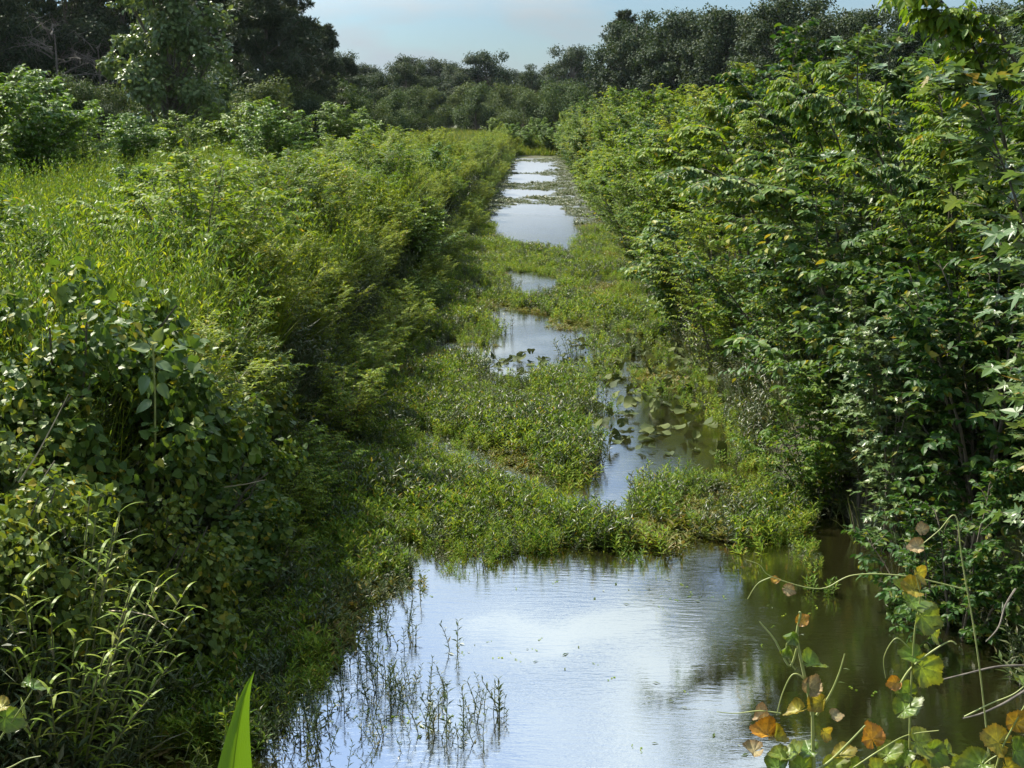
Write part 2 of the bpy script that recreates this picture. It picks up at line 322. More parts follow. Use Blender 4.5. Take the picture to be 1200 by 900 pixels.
def grow_mound(seed, R, H, n, L, mat, smat, tmpl=T_HEART, shoots=14):
    """a vine-smothered bush: leaves shingled over a lumpy mound, with loose shoots reaching out"""
    g = np.random.default_rng(seed); fo = Acc(); st = Acc()
    nc = 64; pc = n // nc
    for i in range(nc):
        a = g.uniform(0, 2 * math.pi); e = math.asin(g.uniform(0, 1)); oo = np.array([math.cos(a) * math.cos(e), math.sin(a) * math.cos(e), math.sin(e)])
        c = oo * np.array([R, R, H]) * g.uniform(.62, .98); rr = g.uniform(.16, .36) * R
        v = nrm(g.normal(0, 1, (pc, 3)) + oo * .5); P = c + v * rr * (g.random(pc) ** .4)[:, None] * np.array([1, 1, .8])
        D = v * .5 - np.array([0, 0, .55]) + g.normal(0, .45, (pc, 3)); Nn = v * .8 + oo * .5 + np.array([0, 0, .5]) + g.normal(0, .5, (pc, 3))
        sz = g.uniform(.5, 1.3, pc) * g.uniform(.8, 1.2); P[:, 2] = np.maximum(P[:, 2], .02)
        fo.leaves(P, D, Nn, L * sz, L * .95 * sz, tmpl)
    for i in range(shoots):
        a = g.uniform(0, 2 * math.pi); e = g.uniform(.3, 1.35)
        oo = np.array([math.cos(a) * math.cos(e), math.sin(a) * math.cos(e), math.sin(e)])
        b = oo * np.array([R, R, H]) * .9; s = np.linspace(0, 1, 7)[:, None]; ln = g.uniform(.25, .6)
        up = np.array([0, 0, g.uniform(.2, .8)])
        Q = b + (nrm(oo + up + g.normal(0, .3, 3)) * s - np.array([0, 0, .55]) * s * s) * ln
        st.tube(Q, np.linspace(.005, .002, 7), 4)
        m = 8; ti = np.linspace(.1, 1, m); QQ = np.stack([np.interp(ti, s[:, 0], Q[:, c]) for c in range(3)], 1)
        fo.leaves(QQ, g.normal(0, .6, (m, 3)) + oo - np.array([0, 0, .3]), g.normal(0, .5, (m, 3)) + np.array([0, 0, 1.]), L * np.linspace(.9, .4, m), L * np.linspace(.85, .35, m), tmpl)
    for i in range(9):      # the bush inside
        a = g.uniform(0, 2 * math.pi); s = np.linspace(0, 1, 6)[:, None]
        st.tube(np.hstack([np.cos(a) * R * .7 * s ** 1.3, np.sin(a) * R * .7 * s ** 1.3, H * .85 * s]) + g.normal(0, .03, (6, 3)) * s, np.linspace(.02, .006, 6), 5)
    return {'stems': st.mesh('stems', smat), 'foliage': fo.mesh('foliage', mat)}

def grow_cane(seed, H, R, n, L, Wd, mat, smat):
    g = np.random.default_rng(seed); fo = Acc(); st = Acc()
    s = np.linspace(0, 1, 7); PP = []
    for i in range(n):
        az = g.uniform(0, 2 * math.pi); q = math.sqrt(g.random()); h = H * g.uniform(.65, 1.05) * (1 - .3 * q)
        P = np.stack([(.25 * q + .75 * q * s ** 1.4) * R * math.cos(az), (.25 * q + .75 * q * s ** 1.4) * R * math.sin(az), h * s], 1)
        st.tube(P, np.linspace(.008, .003, 7), 4)
        m = 22; ti = np.linspace(.25, 1, m); Q = np.stack([np.interp(ti, s, P[:, c]) for c in range(3)], 1)
        a2 = g.uniform(0, 2 * math.pi) + np.arange(m) * 2.4
        D = np.stack([np.cos(a2), np.sin(a2), np.full(m, .55) + .5 * ti], 1)
        fo.strips(Q, D, L * g.uniform(.6, 1.1, m), np.full(m, Wd), g.uniform(.25, .6, m), 5)
    return {'stems': st.mesh('stems', smat), 'foliage': fo.mesh('foliage', mat)}

def grow_tree(seed, H, R, bare, blobs, per, L, mat, bmat, tmpl=T_LO, tall=1.0, br=.34, aspect=.75):
    g = np.random.default_rng(seed); fo = Acc(); tr = Acc()
    cz = H * (bare + (1 - bare) * .52); rz = H * (1 - bare) * .5
    top = np.array([g.normal(0, .05 * R), g.normal(0, .05 * R), H * .9])
    s = np.linspace(0, 1, 8)[:, None]; P = top * s + np.sin(s * 5 + seed) * np.array([.02 * H, .015 * H, 0]) * s
    r0 = H * .02; tr.tube(P, np.linspace(r0, r0 * .2, 8), 7)
    for i in range(blobs):
        o = nrm(g.normal(0, 1, 3)); rad = g.uniform(.3, 1.25) ** .7
        c = np.array([0, 0, cz]) + o * np.array([R, R, rz]) * rad * .85
        if o[2] > 0 and tall != 1: c[2] += (tall - 1) * H * g.random() * .3
        b = R * br * g.uniform(.6, 1.25)
        t0 = np.clip((c[2] - .25 * H) / H, .15, .85); j = np.array([np.interp(t0, s[:, 0], P[:, k]) for k in range(3)])
        q = np.linspace(0, 1, 5)[:, None]; tr.tube(j + (c - j) * q + np.array([0, 0, -.06 * H]) * q * (1 - q), np.linspace(r0 * .35, r0 * .08, 5), 4)
        v = nrm(g.normal(0, 1, (per, 3))); rr = g.random(per) ** .38
        Pp = c + v * (rr * b)[:, None] * np.array([1, 1, aspect]) * (1 + .3 * np.sin(3 * v[:, :1] + i))
        D = v * .4 + g.normal(0, .6, (per, 3)) - np.array([0, 0, .35]); Nn = 1.3 * v + np.array([0, 0, .5]) + g.normal(0, .25, (per, 3))
        sz = g.uniform(.6, 1.25, per); fo.leaves(Pp, D, Nn, L * sz, L * .62 * sz, tmpl)
    return {'trunk': tr.mesh('trunk', bmat), 'crown': fo.mesh('crown', mat)}

def grow_pine(seed, H, R, bare, whorls, mat, bmat, nl=.34, nw=.045, dens=1.0):
    g = np.random.default_rng(seed); fo = Acc(); tr = Acc()
    s = np.linspace(0, 1, 9)[:, None]; P = np.array([g.normal(0, .2), g.normal(0, .2), H * .97]) * s
    tr.tube(P, np.linspace(H * .018, H * .003, 9), 7)
    for w in range(whorls):
        f = (w + g.uniform(-.3, .3)) / whorls; z = H * (bare + (1 - bare) * f)
        ln = R * (1.05 - f) ** .7 * (.55 + .45 * min(1, f * 5 + .35))
        for k in range(g.integers(4, 7)):
            a = g.uniform(0, 2 * math.pi); l = ln * g.uniform(.6, 1.15); q = np.linspace(0, 1, 6)[:, None]
            d = np.array([math.cos(a), math.sin(a), g.uniform(.05, .45)])
            B = np.array([0, 0, z]) + d * l * q + np.array([0, 0, .25 * l]) * q * q
            tr.tube(B, np.linspace(.05, .012, 6), 4)
            m = int(9 * dens)
            for j in range(m):                                  # needle tufts along the outer limb
                t = g.uniform(.35, 1.02); c = np.array([np.interp(t, q[:, 0], B[:, x]) for x in range(3)]) + g.normal(0, .16 * l / 2 + .1, 3) * np.array([1, 1, .5])
                n = 26; v = nrm(g.normal(0, 1, (n, 3)) + np.array([0, 0, .35]))
                fo.leaves(np.repeat(c[None], n, 0) + v * .05, v, g.normal(0, 1, (n, 3)), np.full(n, nl) * g.uniform(.7, 1.2, n), np.full(n, nw), T_BLADE if False else T_LO)
    return {'trunk': tr.mesh('trunk', bmat), 'crown': fo.mesh('crown', mat)}

def grow_bare(seed, H, R, mat):
    """a dead, leafless tangle of grey limbs"""
    g = np.random.default_rng(seed); tr = Acc(); s = np.linspace(0, 1, 8)
    tr.tube(np.stack([np.sin(s * 2) * .3, s * 0, s * H * .8], 1), np.linspace(H * .018, H * .004, 8), 6)
    for i in range(26):
        z = H * g.uniform(.2, .8); a = g.uniform(0, 6.28); l = R * g.uniform(.5, 1.1)
        B = np.stack([math.cos(a) * l * s, math.sin(a) * l * s, z + l * g.uniform(.2, .8) * s - .25 * l * s * s], 1) + np.cumsum(g.normal(0, .06, (8, 3)), 0)
        tr.tube(B, np.linspace(.06, .012, 8), 4)
        m = 16; ti = g.uniform(.3, 1, m); Q = np.stack([np.interp(ti, s, B[:, c]) for c in range(3)], 1)
        d = nrm(g.normal(0, 1, (m, 3)) + np.array([0, 0, .2])); tt = np.linspace(0, 1, 4)
        tr.tubes(Q[:, None] + d[:, None] * (g.uniform(.5, 1.4, m)[:, None] * tt[None])[..., None] + g.normal(0, .05, (m, 4, 3)), .022, .007, 3)
    return {'limbs': tr.mesh('limbs', mat)}

def plant(proto, name, label, cat, loc, rz, sc=1.0, group=None, tilt=(0, 0)):
    """a thing at its base with its parts; copies share mesh data"""
    t = thing(name, label, cat, loc, rz, group)
    t.rotation_euler = (tilt[0], tilt[1], rz); t.scale = (sc, sc, sc) if np.isscalar(sc) else sc
    for part, me in proto.items(): obj(part, me, t)
    return t

# ------------------------------------------------------------------ terrain and water
def ground_z(x, y):
    x = np.asarray(x, float); y = np.asarray(y, float)
    n = .10 * np.sin(.55 * x + .3 * y) + .08 * np.sin(.9 * y - .4 * x + 1) + .06 * np.sin(1.7 * x + 1.3 * y)
    left = np.clip((-x - 2.0 - .12 * np.sin(1.1 * y) - .1 * np.sin(2.3 * y)) / 1.7, 0, 1); near = np.clip((13.5 - y) / 3, 0, 1); wv = .18 * np.sin(.8 * y) + .12 * np.sin(1.9 * y + 1)
    right = np.clip((x - 2.3 - .75 * near - wv) / 1.6, 0, 1)
    sl = left * left * (3 - 2 * left); sr = right * right * (3 - 2 * right)
    bank = -.75 + sl * (2.05 + n) + sr * (1.75 + n)
    # cut ends at a wooded bend about 150 m off
    e = np.clip((y - 121) / 10, 0, 1); bank = np.maximum(bank, -.75 + e * 1.9)
    # the crossing the photographer stands on
    c = np.clip((5.2 - y) / 2.8, 0, 1); c = c * c * (3 - 2 * c)
    return np.maximum(bank, -.75 + c * 2.95 + .02 * n)
def build_ground():
    def axis(lo, hi, near, step, far):
        a = [0.0]
        while a[-1] < hi: a.append(a[-1] + (step if a[-1] < near else min(far, step + (a[-1] - near) * .12)))
        b = [0.0]
        while b[-1] > lo: b.append(b[-1] - (step if -b[-1] < near else min(far, step + (-b[-1] - near) * .12)))
        return np.array(sorted(set(a + b)))
    xs = axis(-1500, 1500, 9, .22, 90); ys = axis(-60, 2600, 26, .35, 90)
    X, Y = np.meshgrid(xs, ys, indexing='ij'); Z = ground_z(X, Y)
    nx, ny = X.shape
    i, j = np.meshgrid(np.arange(nx - 1), np.arange(ny - 1), indexing='ij')
    Q = np.stack([i * ny + j, (i + 1) * ny + j, (i + 1) * ny + j + 1, i * ny + j + 1], -1).reshape(-1, 4)
    o = obj('ground', mk_mesh('ground', np.stack([X, Y, Z], -1), Q, None, ground_mat(), True)); tag(o, 'grassy ground rising in banks on both sides of the ditch', None, None, 'structure')
build_ground()
wo = obj('water', mk_mesh('water', [(-3.6, 2, 0), (5.2, 2, 0), (5.2, 150, 0), (-3.6, 150, 0)], [(0, 1, 2, 3)], None, water_mat()))
tag(wo, 'still brown ditch water mirroring the cloudy sky', None, None, 'structure')

# ------------------------------------------------------------------ uncountable cover: one object each, tufts set out by geometry nodes
def scatter(name, label, P, rot, scl, protos, idx=None):
    me = bpy.data.meshes.new(name); me.vertices.add(len(P)); me.vertices.foreach_set('co', np.asarray(P, np.float32).ravel())
    for an, ty, key, dat in (('rot', 'FLOAT_VECTOR', 'vector', rot), ('scl', 'FLOAT', 'value', scl)):
        a = me.attributes.new(an, ty, 'POINT'); a.data.foreach_set(key, np.asarray(dat, np.float32).ravel())
    a = me.attributes.new('idx', 'INT', 'POINT'); a.data.foreach_set('value', (np.random.default_rng(5).integers(0, len(protos), len(P)) if idx is None else idx).astype(np.int32))
    c = bpy.data.collections.new(name + '_tufts')
    for k, m in enumerate(protos): c.objects.link(bpy.data.objects.new(f'{name}_tuft.{k:03d}', m))
    o = obj(name, me); tag(o, label, None, None, 'stuff')
    ng = bpy.data.node_groups.new(name, 'GeometryNodeTree')
    ng.interface.new_socket('Geometry', in_out='INPUT', socket_type='NodeSocketGeometry'); ng.interface.new_socket('Geometry', in_out='OUTPUT', socket_type='NodeSocketGeometry')
    N, L = ng.nodes, ng.links
    i, u = N.new('NodeGroupInput'), N.new('NodeGroupOutput'); ip = N.new('GeometryNodeInstanceOnPoints'); ci = N.new('GeometryNodeCollectionInfo')
    ci.inputs['Collection'].default_value = c; ci.inputs['Separate Children'].default_value = True; ci.inputs['Reset Children'].default_value = True
    def attr(n, ty):
        a = N.new('GeometryNodeInputNamedAttribute'); a.data_type = ty; a.inputs['Name'].default_value = n
        return next(s for s in a.outputs if s.enabled and s.name == 'Attribute')
    L.new(i.outputs[0], ip.inputs['Points']); L.new(ci.outputs[0], ip.inputs['Instance']); ip.inputs['Pick Instance'].default_value = True
    L.new(attr('idx', 'INT'), ip.inputs['Instance Index']); L.new(attr('rot', 'FLOAT_VECTOR'), ip.inputs['Rotation']); L.new(attr('scl', 'FLOAT'), ip.inputs['Scale'])
    L.new(ip.outputs[0], u.inputs[0])
    md = o.modifiers.new('tufts', 'NODES'); md.node_group = ng
    return o
def rots(g, n, tilt=.12): return np.stack([g.normal(0, tilt, n), g.normal(0, tilt, n), g.uniform(0, 2 * math.pi, n)], 1)

def grass_tuft(seed, n, H, Wd, R, mat, bend=.35, k=4):
    g = np.random.default_rng(seed); a = Acc(); az = g.uniform(0, 6.28, n); q = np.sqrt(g.random(n)) * R
    P = np.stack([q * np.cos(az), q * np.sin(az), np.zeros(n)], 1); a2 = az + g.normal(0, .9, n); le = g.uniform(.1, .55, n)
    a.strips(P, np.stack([np.cos(a2) * le, np.sin(a2) * le, np.ones(n)], 1), H * g.uniform(.5, 1.1, n), Wd * g.uniform(.6, 1.2, n), g.uniform(.05, bend, n), k)
    return a.mesh('tuft', mat)
def leafy_tuft(seed, n, H, R, nl, L, Wd, mat, smat=None, tmpl=T_LO, up=.55, opposite=True):
    """upright leafy stems: paired leaves up a thin stalk"""
    g = np.random.default_rng(seed); a = Acc(); s = np.linspace(0, 1, 4)
    az = g.uniform(0, 6.28, n); q = np.sqrt(g.random(n)) * R; h = H * g.uniform(.45, 1.1, n)
    B = np.stack([q * np.cos(az), q * np.sin(az), np.zeros(n)], 1); ln = np.stack([np.cos(az), np.sin(az), np.zeros(n)], 1) * (g.uniform(0, .45, n) * h)[:, None]
    PP = B[:, None] + ln[:, None] * (s ** 1.5)[None, :, None] + np.array([0, 0, 1.]) * (h[:, None] * s[None])[..., None]
    a.tubes(PP, .004 * max(1, H), .002, 3)
    t = np.linspace(.15, 1, nl)[None] + g.uniform(-.03, .03, (n, nl))
    P = B[:, None] + ln[:, None] * (t ** 1.5)[..., None] + np.array([0, 0, 1.]) * (h[:, None] * t)[..., None]
    ph = g.uniform(0, 6.28, n)[:, None] + np.arange(nl)[None] * (math.pi / 2 if opposite else 2.4)
    for sgn in ((0, math.pi) if opposite else (0,)):
        D = np.stack([np.cos(ph + sgn), np.sin(ph + sgn), up + .6 * t + g.normal(0, .2, t.shape)], -1)
        Nn = np.array([0, 0, 1.]) + g.normal(0, .25, D.shape) - .2 * D
        sz = g.uniform(.65, 1.15, t.shape)
        a.leaves(P.reshape(-1, 3), D.reshape(-1, 3), Nn.reshape(-1, 3), (L * sz).ravel(), (Wd * sz).ravel(), tmpl)
    return a.mesh('tuft', mat)

OPEN = [  # stretches of open water between the weed rafts, as outlines on the water
    [(250, 960), (300, 880), (350, 835), (395, 800), (388, 770), (440, 700), (480, 678), (560, 658), (640, 645), (700, 640), (780, 634), (860, 622), (930, 640), (1000, 690), (1300, 860), (1300, 960)],
    [(636, 600), (648, 565), (686, 545), (684, 520), (700, 485), (680, 460), (690, 440), (760, 440), (800, 470), (890, 520), (880, 556), (790, 566), (745, 604), (690, 608)],
    [(532, 450), (570, 392), (562, 364), (640, 366), (697, 372), (700, 408), (690, 450)],
    [(592, 319), (660, 323), (656, 350), (604, 348)], [(606, 288), (640, 270), (684, 272), (670, 304)],
    [(575, 246), (625, 238), (655, 240), (672, 255), (690, 284), (610, 286), (575, 278)],
    [(586, 222), (655, 222), (655, 231), (584, 232)], [(594, 204), (655, 204), (658, 215), (590, 215)], [(599, 189), (654, 189), (656, 203), (596, 203)], [(602, 181), (650, 181), (652, 188), (600, 188)]]
def water_cover():
    g = np.random.default_rng(11)
    def cand(n, y0, y1):
        y = y0 + (y1 - y0) * g.random(n); x = g.uniform(-2.6, 2.75, n); return x, y
    P, sc = [], []
    for n, y0, y1 in ((17000, 7.5, 20), (16000, 20, 46), (16000, 46, 140)):
        x, y = cand(n, y0, y1); u, v = proj(np.stack([x, y, 0 * x], 1))
        keep = (x > -2.55 - .1 * np.sin(y)) & (x < 2.7)
        for k, po in enumerate(OPEN):
            ins = inside(po, u + g.normal(0, 11 if k < 3 else 3, n) * 1.2, v + np.abs(g.normal(0, 7 if k < 3 else .8, n)) * np.where(g.random(n) < .5, 1, -1) * (1 + .8 * np.sin(u * .06)))
            keep &= ~ins
        keep &= (y > 9.2) | (x < -1.3)
        keep &= ~((x > 2.6) & (y < 12.2))
        lily = (y > 15.4) & (y < 23) & (x > .35 + .05 * (y - 15)) & (y < 24)
        keep &= ~(lily & (g.random(n) < .8))
        edge = (y < 12.5) & (x < -.2); keep &= ~(edge & (g.random(n) < .25))
        lump = np.sin(2.1 * x + 1.3 * np.sin(.9 * y)) + np.sin(1.7 * y + 2 * np.sin(1.3 * x)) + .7 * np.sin(5 * x + 3.1 * y)
        keep &= g.random(n) < np.clip(.72 + .3 * lump, .12, 1)
        P.append(np.stack([x, y, np.full(n, -.03)], 1)[keep]); s = np.where(y > 46, .75, 1.0) * g.uniform(.45, 1.2, n) * (1 + .16 * lump); sc.append(np.clip(s, .35, 1.7)[keep])
    P = np.concatenate(P); sc = np.concatenate(sc); far = P[:, 1] > 48
    pr = [leafy_tuft(50 + k, 9, .22, .12, 7, .062, .017, M['mat'], up=.35) for k in range(4)] + [leafy_tuft(56, 10, .26, .13, 7, .06, .016, M['weed_dark'], up=.35), leafy_tuft(57, 4, .36, .1, 11, .07, .014, M['mat'], up=.5)]
    pr += [leafy_tuft(140 + k, 12, .07, .18, 5, .075, .022, M['mat_old'], up=.05) for k in range(2)]
    q = P[~far]; lm = np.sin(1.7 * q[:, 0] + 2.3 * np.sin(.7 * q[:, 1])) + np.sin(1.1 * q[:, 1] + 1.9 * np.sin(1.5 * q[:, 0]) + 2) + g.normal(0, .45, len(q))
    ix = np.where(lm < -1.15, g.integers(6, 8, len(q)), np.where(lm > .9, g.integers(3, 6, len(q)), g.integers(0, 5, len(q))))
    scatter('floating_weed', 'bright green raft of small leaved weed floating across the ditch', q, rots(g, len(q), .15), sc[~far], pr, ix)
    pf = [leafy_tuft(60 + k, 9, .09, .25, 4, .11, .05, M['weed_dark'], up=.1) for k in range(3)]
    scatter('far_floating_leaves', 'dull olive floating leaves in bars across the far ditch', P[far], rots(g, far.sum(), .1), sc[far], pf)
water_cover()

def bank_cover():
    g = np.random.default_rng(12)
    # shaded low weeds on the slopes and along the foot of the banks
    n = 26000; y = 6.3 + 120 * g.random(n) ** 1.9
    sd = g.random(n) < .55
    x = np.where(sd, -1.95 - 2.6 * g.random(n), 2.1 + 2.6 * g.random(n)); z = ground_z(x, y); k = (z > -.3) & ~((y < 8.6) & (x < 0) & (x > -2.6)) & ~((x > 0) & (y < 15) & (g.random(n) < .85))
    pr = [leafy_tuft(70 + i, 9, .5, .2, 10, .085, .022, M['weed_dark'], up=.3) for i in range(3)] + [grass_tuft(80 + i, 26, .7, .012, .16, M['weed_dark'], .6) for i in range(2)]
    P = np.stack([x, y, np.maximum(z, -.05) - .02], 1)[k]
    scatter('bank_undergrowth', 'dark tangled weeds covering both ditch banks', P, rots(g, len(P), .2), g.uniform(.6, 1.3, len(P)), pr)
    # meadow
    P = []
    for n, y0, y1, w in ((27000, 9, 30, 12), (26000, 30, 70, 26), (20000, 70, 200, 60)):
        y = y0 + (y1 - y0) * g.random(n); x = -3.3 - w * g.random(n) ** 1.2; P.append(np.stack([x, y, ground_z(x, y) - .02], 1))
    n = 7000; y = 8 + 150 * g.random(n); x = 4 + 9 * g.random(n); P.append(np.stack([x, y, ground_z(x, y) - .02], 1))
    n = 5000; y = g.uniform(119, 150, n); x = g.uniform(-5, 8, n); P.append(np.stack([x, y, ground_z(x, y) - .02], 1)[ground_z(x, y) > .02])
    P = np.concatenate(P); far = P[:, 1] > 62
    pr = [grass_tuft(90 + i, 34, .85, .009, .2, M['meadow'], .5) for i in range(3)] + [leafy_tuft(96 + i, 9, .75, .2, 20, .065, .02, M['meadow'], up=.5, opposite=False) for i in range(3)]
    pr += [leafy_tuft(106 + i, 7, 1.2, .2, 30, .07, .018, M[('fine', 'mid', 'fine')[i]], up=.6, opposite=False) for i in range(3)] + [grass_tuft(109, 16, 1.25, .012, .2, M['mead_far'], .3)]
    q = P[~far]; lump = np.sin(.9 * q[:, 0] + 1.2 * np.sin(.35 * q[:, 1])) + np.sin(.75 * q[:, 1] + 1.5 * np.sin(.8 * q[:, 0])) + .8 * np.sin(2.3 * q[:, 0] + 1.9 * q[:, 1])
    scatter('meadow_grass', 'tall yellow green meadow grass and weeds left of the ditch', q, rots(g, len(q), .16), np.clip(g.uniform(.55, 1.15, len(q)) * (1 + .2 * lump), .3, 1.3), pr)
    pf = [grass_tuft(100 + i, 40, .8, .045, .5, M['mead_far'], .4, 3) for i in range(3)]
    scatter('far_meadow_grass', 'seeding olive grass on the far meadow by the bend', P[far], rots(g, far.sum(), .1), g.uniform(.8, 1.3, far.sum()), pf)
bank_cover()

# ------------------------------------------------------------------ trees behind
rnd = random.Random(4)
def gz(x, y): return float(ground_z(x, y))
TREES = [grow_tree(200 + k, 14, 4.9, .06, 74, 340, .31, M['tree'], M['bark'], br=(.27, .25, .30)[k], aspect=(.8, .6, .95)[k]) for k in range(3)]
PINES = [grow_pine(210 + k, 15, 4.6, .06, 19, M['pine'], M['bark'], nl=.46, nw=.11, dens=1.5) for k in range(2)]
PALE = grow_tree(220, 11, 3.0, .03, 60, 260, .26, M['pale'], M['bark'], T_OV, br=.30)
WILLOWS = [grow_tree(230 + k, 7, 3.2, .02, 28, 420, .22, M['midtree'], M['bark'], br=.36) for k in range(2)]
MIDS = [grow_shrub(240 + k, 3.6, 1.9, 18, .35, 62, .8, 14, .15, .085, T_LO, M['mid'], M['stem'], crown=.7, s0=.05) for k in range(2)]
BARE = grow_bare(250, 11, 4.5, M['dead'])

# the far wood: every crown one can tell apart is a tree of its own
far = []
for i in range(70):
    far.append((-104 + i * 3.0 + rnd.uniform(-2, 2), rnd.uniform(250, 300), rnd.uniform(.82, 1.2)))
for x, y, s in far:
    pine = rnd.random() < .07
    plant(PINES[rnd.randrange(2)] if pine else TREES[rnd.randrange(3)], 'pine_tree' if pine else 'broadleaf_tree',
          'narrow dark pine rising among the round crowns of the far wood' if pine else 'round dark tree in the far wood ' + ('behind the left pines' if x < -38 else 'left of the ditch end' if x < -8 else 'straight above the ditch end' if x < 14 else 'right of the ditch end'),
          'tree', (x, y, gz(x, y) - .2), rnd.uniform(0, 6.28), s * (1.12 if pine else 1.0), 'pines of the far wood' if pine else 'round trees of the far wood ' + str(int(x > -38) + int(x > -8) + int(x > 14)))
for x, y, s in [(-46, 262, .95), (-33, 250, .84), (-27, 268, 1.0), (-12, 258, .82)]:
    plant(PINES[1], 'pine_tree', 'narrow dark pine rising among the round crowns of the far wood', 'tree', (x, y, gz(x, y) - .2), rnd.uniform(0, 6), s * .92, 'pines of the far wood')
# dark wood to the right, nearer and higher above the hedge
for i in range(26):
    y = 175 - i * 4.2 + rnd.uniform(-3, 3); x = 13 + i * 1.55 + rnd.uniform(-1.5, 1.5)
    plant(TREES[i % 3], 'broadleaf_tree', 'dark tree in the wood behind the hedge ' + ('near the bend' if i < 8 else 'above its middle stretch' if i < 17 else 'above its nearest tall saplings'), 'tree', (x, y, gz(x, y)), rnd.uniform(0, 6.28), rnd.uniform(.9, 1.14) * (1 if i < 10 else .88), 'hedge wood trees ' + ('near the bend' if i < 8 else 'mid' if i < 17 else 'nearest'))
plant(PINES[0], 'pine_tree', 'tall dark pine at the left end of the wood behind the right hedge', 'tree', (12, 182, 1), 1.2, 1.12)
plant(TREES[1], 'broadleaf_tree', 'large dark tree looming over the tall saplings at the upper right corner', 'tree', (26, 62, 1), 2.2, .72)
# dark pines at the left
for k, (u, y, s, lab) in enumerate([(385, 112, .68, 'low dark pine at the outer right edge of the left pine stand'), (352, 98, .80, 'dark pine standing second from the sky gap in the left pine stand'),
                                    (318, 92, 1.02, 'tall dark pine leaning its crown into the sky at the left stand'), (268, 98, 1.12, 'tallest black green pine behind the pale broadleaf tree'),
                                    (412, 128, .55, 'short dark pine beside the far meadow, lowest of the stand')]):
    x = (u - 628) / F * y
    plant(PINES[k % 2], 'pine_tree', lab, 'pine', (x, y, gz(x, y) - .1), k * 1.7, s)
for u, y, s in [(452, 165, .66), (478, 175, .80), (500, 190, .68), (430, 150, .6)]:
    x = (u - 628) / F * y
    plant(TREES[0], 'broadleaf_tree', 'dark round tree between the pine stand and the far meadow', 'tree', (x, y, gz(x, y) - .2), rnd.uniform(0, 6), s * .9, 'dark trees beyond the far meadow')
for u, y, s in [(-60, 96, .9), (-5, 100, 1.0), (45, 104, 1.05), (95, 108, 1.05), (150, 112, 1.1), (205, 115, 1.1), (250, 118, 1.1)]:
    x = (u - 628) / F * y
    plant(TREES[rnd.randrange(3)], 'broadleaf_tree', 'dark tree in the shaded thicket behind the left meadow', 'tree', (x, y, gz(x, y) - .2), rnd.uniform(0, 6), s, 'trees of the shaded left thicket')
for u, y, s, lab in [(75, 99, 1.0, 'dead grey tree with a tangle of bare limbs left of the pale tree'), (125, 103, .9, 'dead leafless tree standing close behind the pale broadleaf tree')]:
    x = (u - 628) / F * y
    plant(BARE, 'dead_tree', lab, 'tree', (x, y, gz(x, y)), u, s)
x = (205 - 628) / F * 66; plant(PALE, 'broadleaf_tree', 'tall pale green broadleaf tree standing in front of the dark left pines', 'tree', (x, 66, gz(x, 66) - .1), .4, 1.08)
for i in range(26):
    u = -40 + i * 19; y = rnd.uniform(78, 92) + max(0, u - 330) * .25; x = (u - 628) / F * y
    plant(WILLOWS[i % 2] if i % 3 else TREES[2], 'understory_shrub', 'dark bush in the thicket edge under the left trees', 'bush', (x, y, gz(x, y) - .3), rnd.uniform(0, 6), rnd.uniform(.6, .85) * (1 if i % 3 else .42), 'bushes of the thicket edge')
# field shrubs
for u, y, s, pr, lab in [(28, 37, 1.15, MIDS[0], 'broad bright shrub at the left edge of the meadow'), (95, 44, .98, MIDS[1], 'leafy shrub right of the broad bright meadow shrub'),
                         (-40, 34, 1.2, MIDS[1], 'bushy shrub at the far left margin of the meadow'), (150, 50, .8, MIDS[0], 'loose shrub in front of the pale broadleaf tree'),
                         (318, 47, .9, MIDS[1], 'rounded shrub standing alone mid meadow below the dark pines'), (300, 58, 1.0, MIDS[0], 'darker shrub close behind the rounded meadow shrub'),
                         (395, 70, 1.0, MIDS[0], 'dark green shrub at the foot of the low pines'), (262, 62, .95, MIDS[1], 'shrub between the pale tree and the rounded meadow shrub'),
                         (215, 56, .75, MIDS[1], 'low shrub at the foot of the pale broadleaf tree'), (424, 84, .9, MIDS[1], 'shrub at the edge of the far olive meadow'),
                         (485, 29, .58, MIDS[0], 'sunlit pale green shrub poking above the left bank plants')]:
    x = (u - 628) / F * y
    plant(pr, 'field_shrub', lab, 'shrub', (x, y, gz(x, y) - .05), u * .1, s)
for u, y, s_, lab in [(372, 24, .42, 'small leafy bush on the left bank crest above the weed raft'), (420, 27, .4, 'pale leafy bush on the crest before the sunlit one'), (445, 36, .5, 'leafy bush farther along the crest past the sunlit one'),
                      (330, 21, .36, 'low bush on the crest level with the lily pads'), (250, 23, .42, 'leafy bush standing in the grass left of the crest bushes'), (515, 46, .55, 'bush on the crest beside the long bright water'), (160, 26, .5, 'leafy bush in mid meadow before the broad bright shrub'), (90, 20, .4, 'small bush in the near meadow above the vine mounds'), (360, 33, .5, 'bush in the meadow behind the crest, below the dark pines'), (290, 29, .45, 'loose bush in the sunny grass below the rounded shrub')]:
    x = (u - 628) / F * y
    plant(MIDS[int(u) % 2], 'meadow_bush', lab, 'bush', (x, y, gz(x, y) - .05), u * .3, s_)
for i in range(16):
    u = 515 + i * 12 + rnd.uniform(-5, 5); y = rnd.uniform(178, 215) - (18 if 600 < u < 680 else 0); x = (u - 628) / F * y
    plant(WILLOWS[i % 2], 'willow_shrub', 'grey green willow bush in the belt below the far wood', 'shrub', (x, y, gz(x, y) - .2), rnd.uniform(0, 6), rnd.uniform(.75, 1.05), 'willow bushes below the far wood')
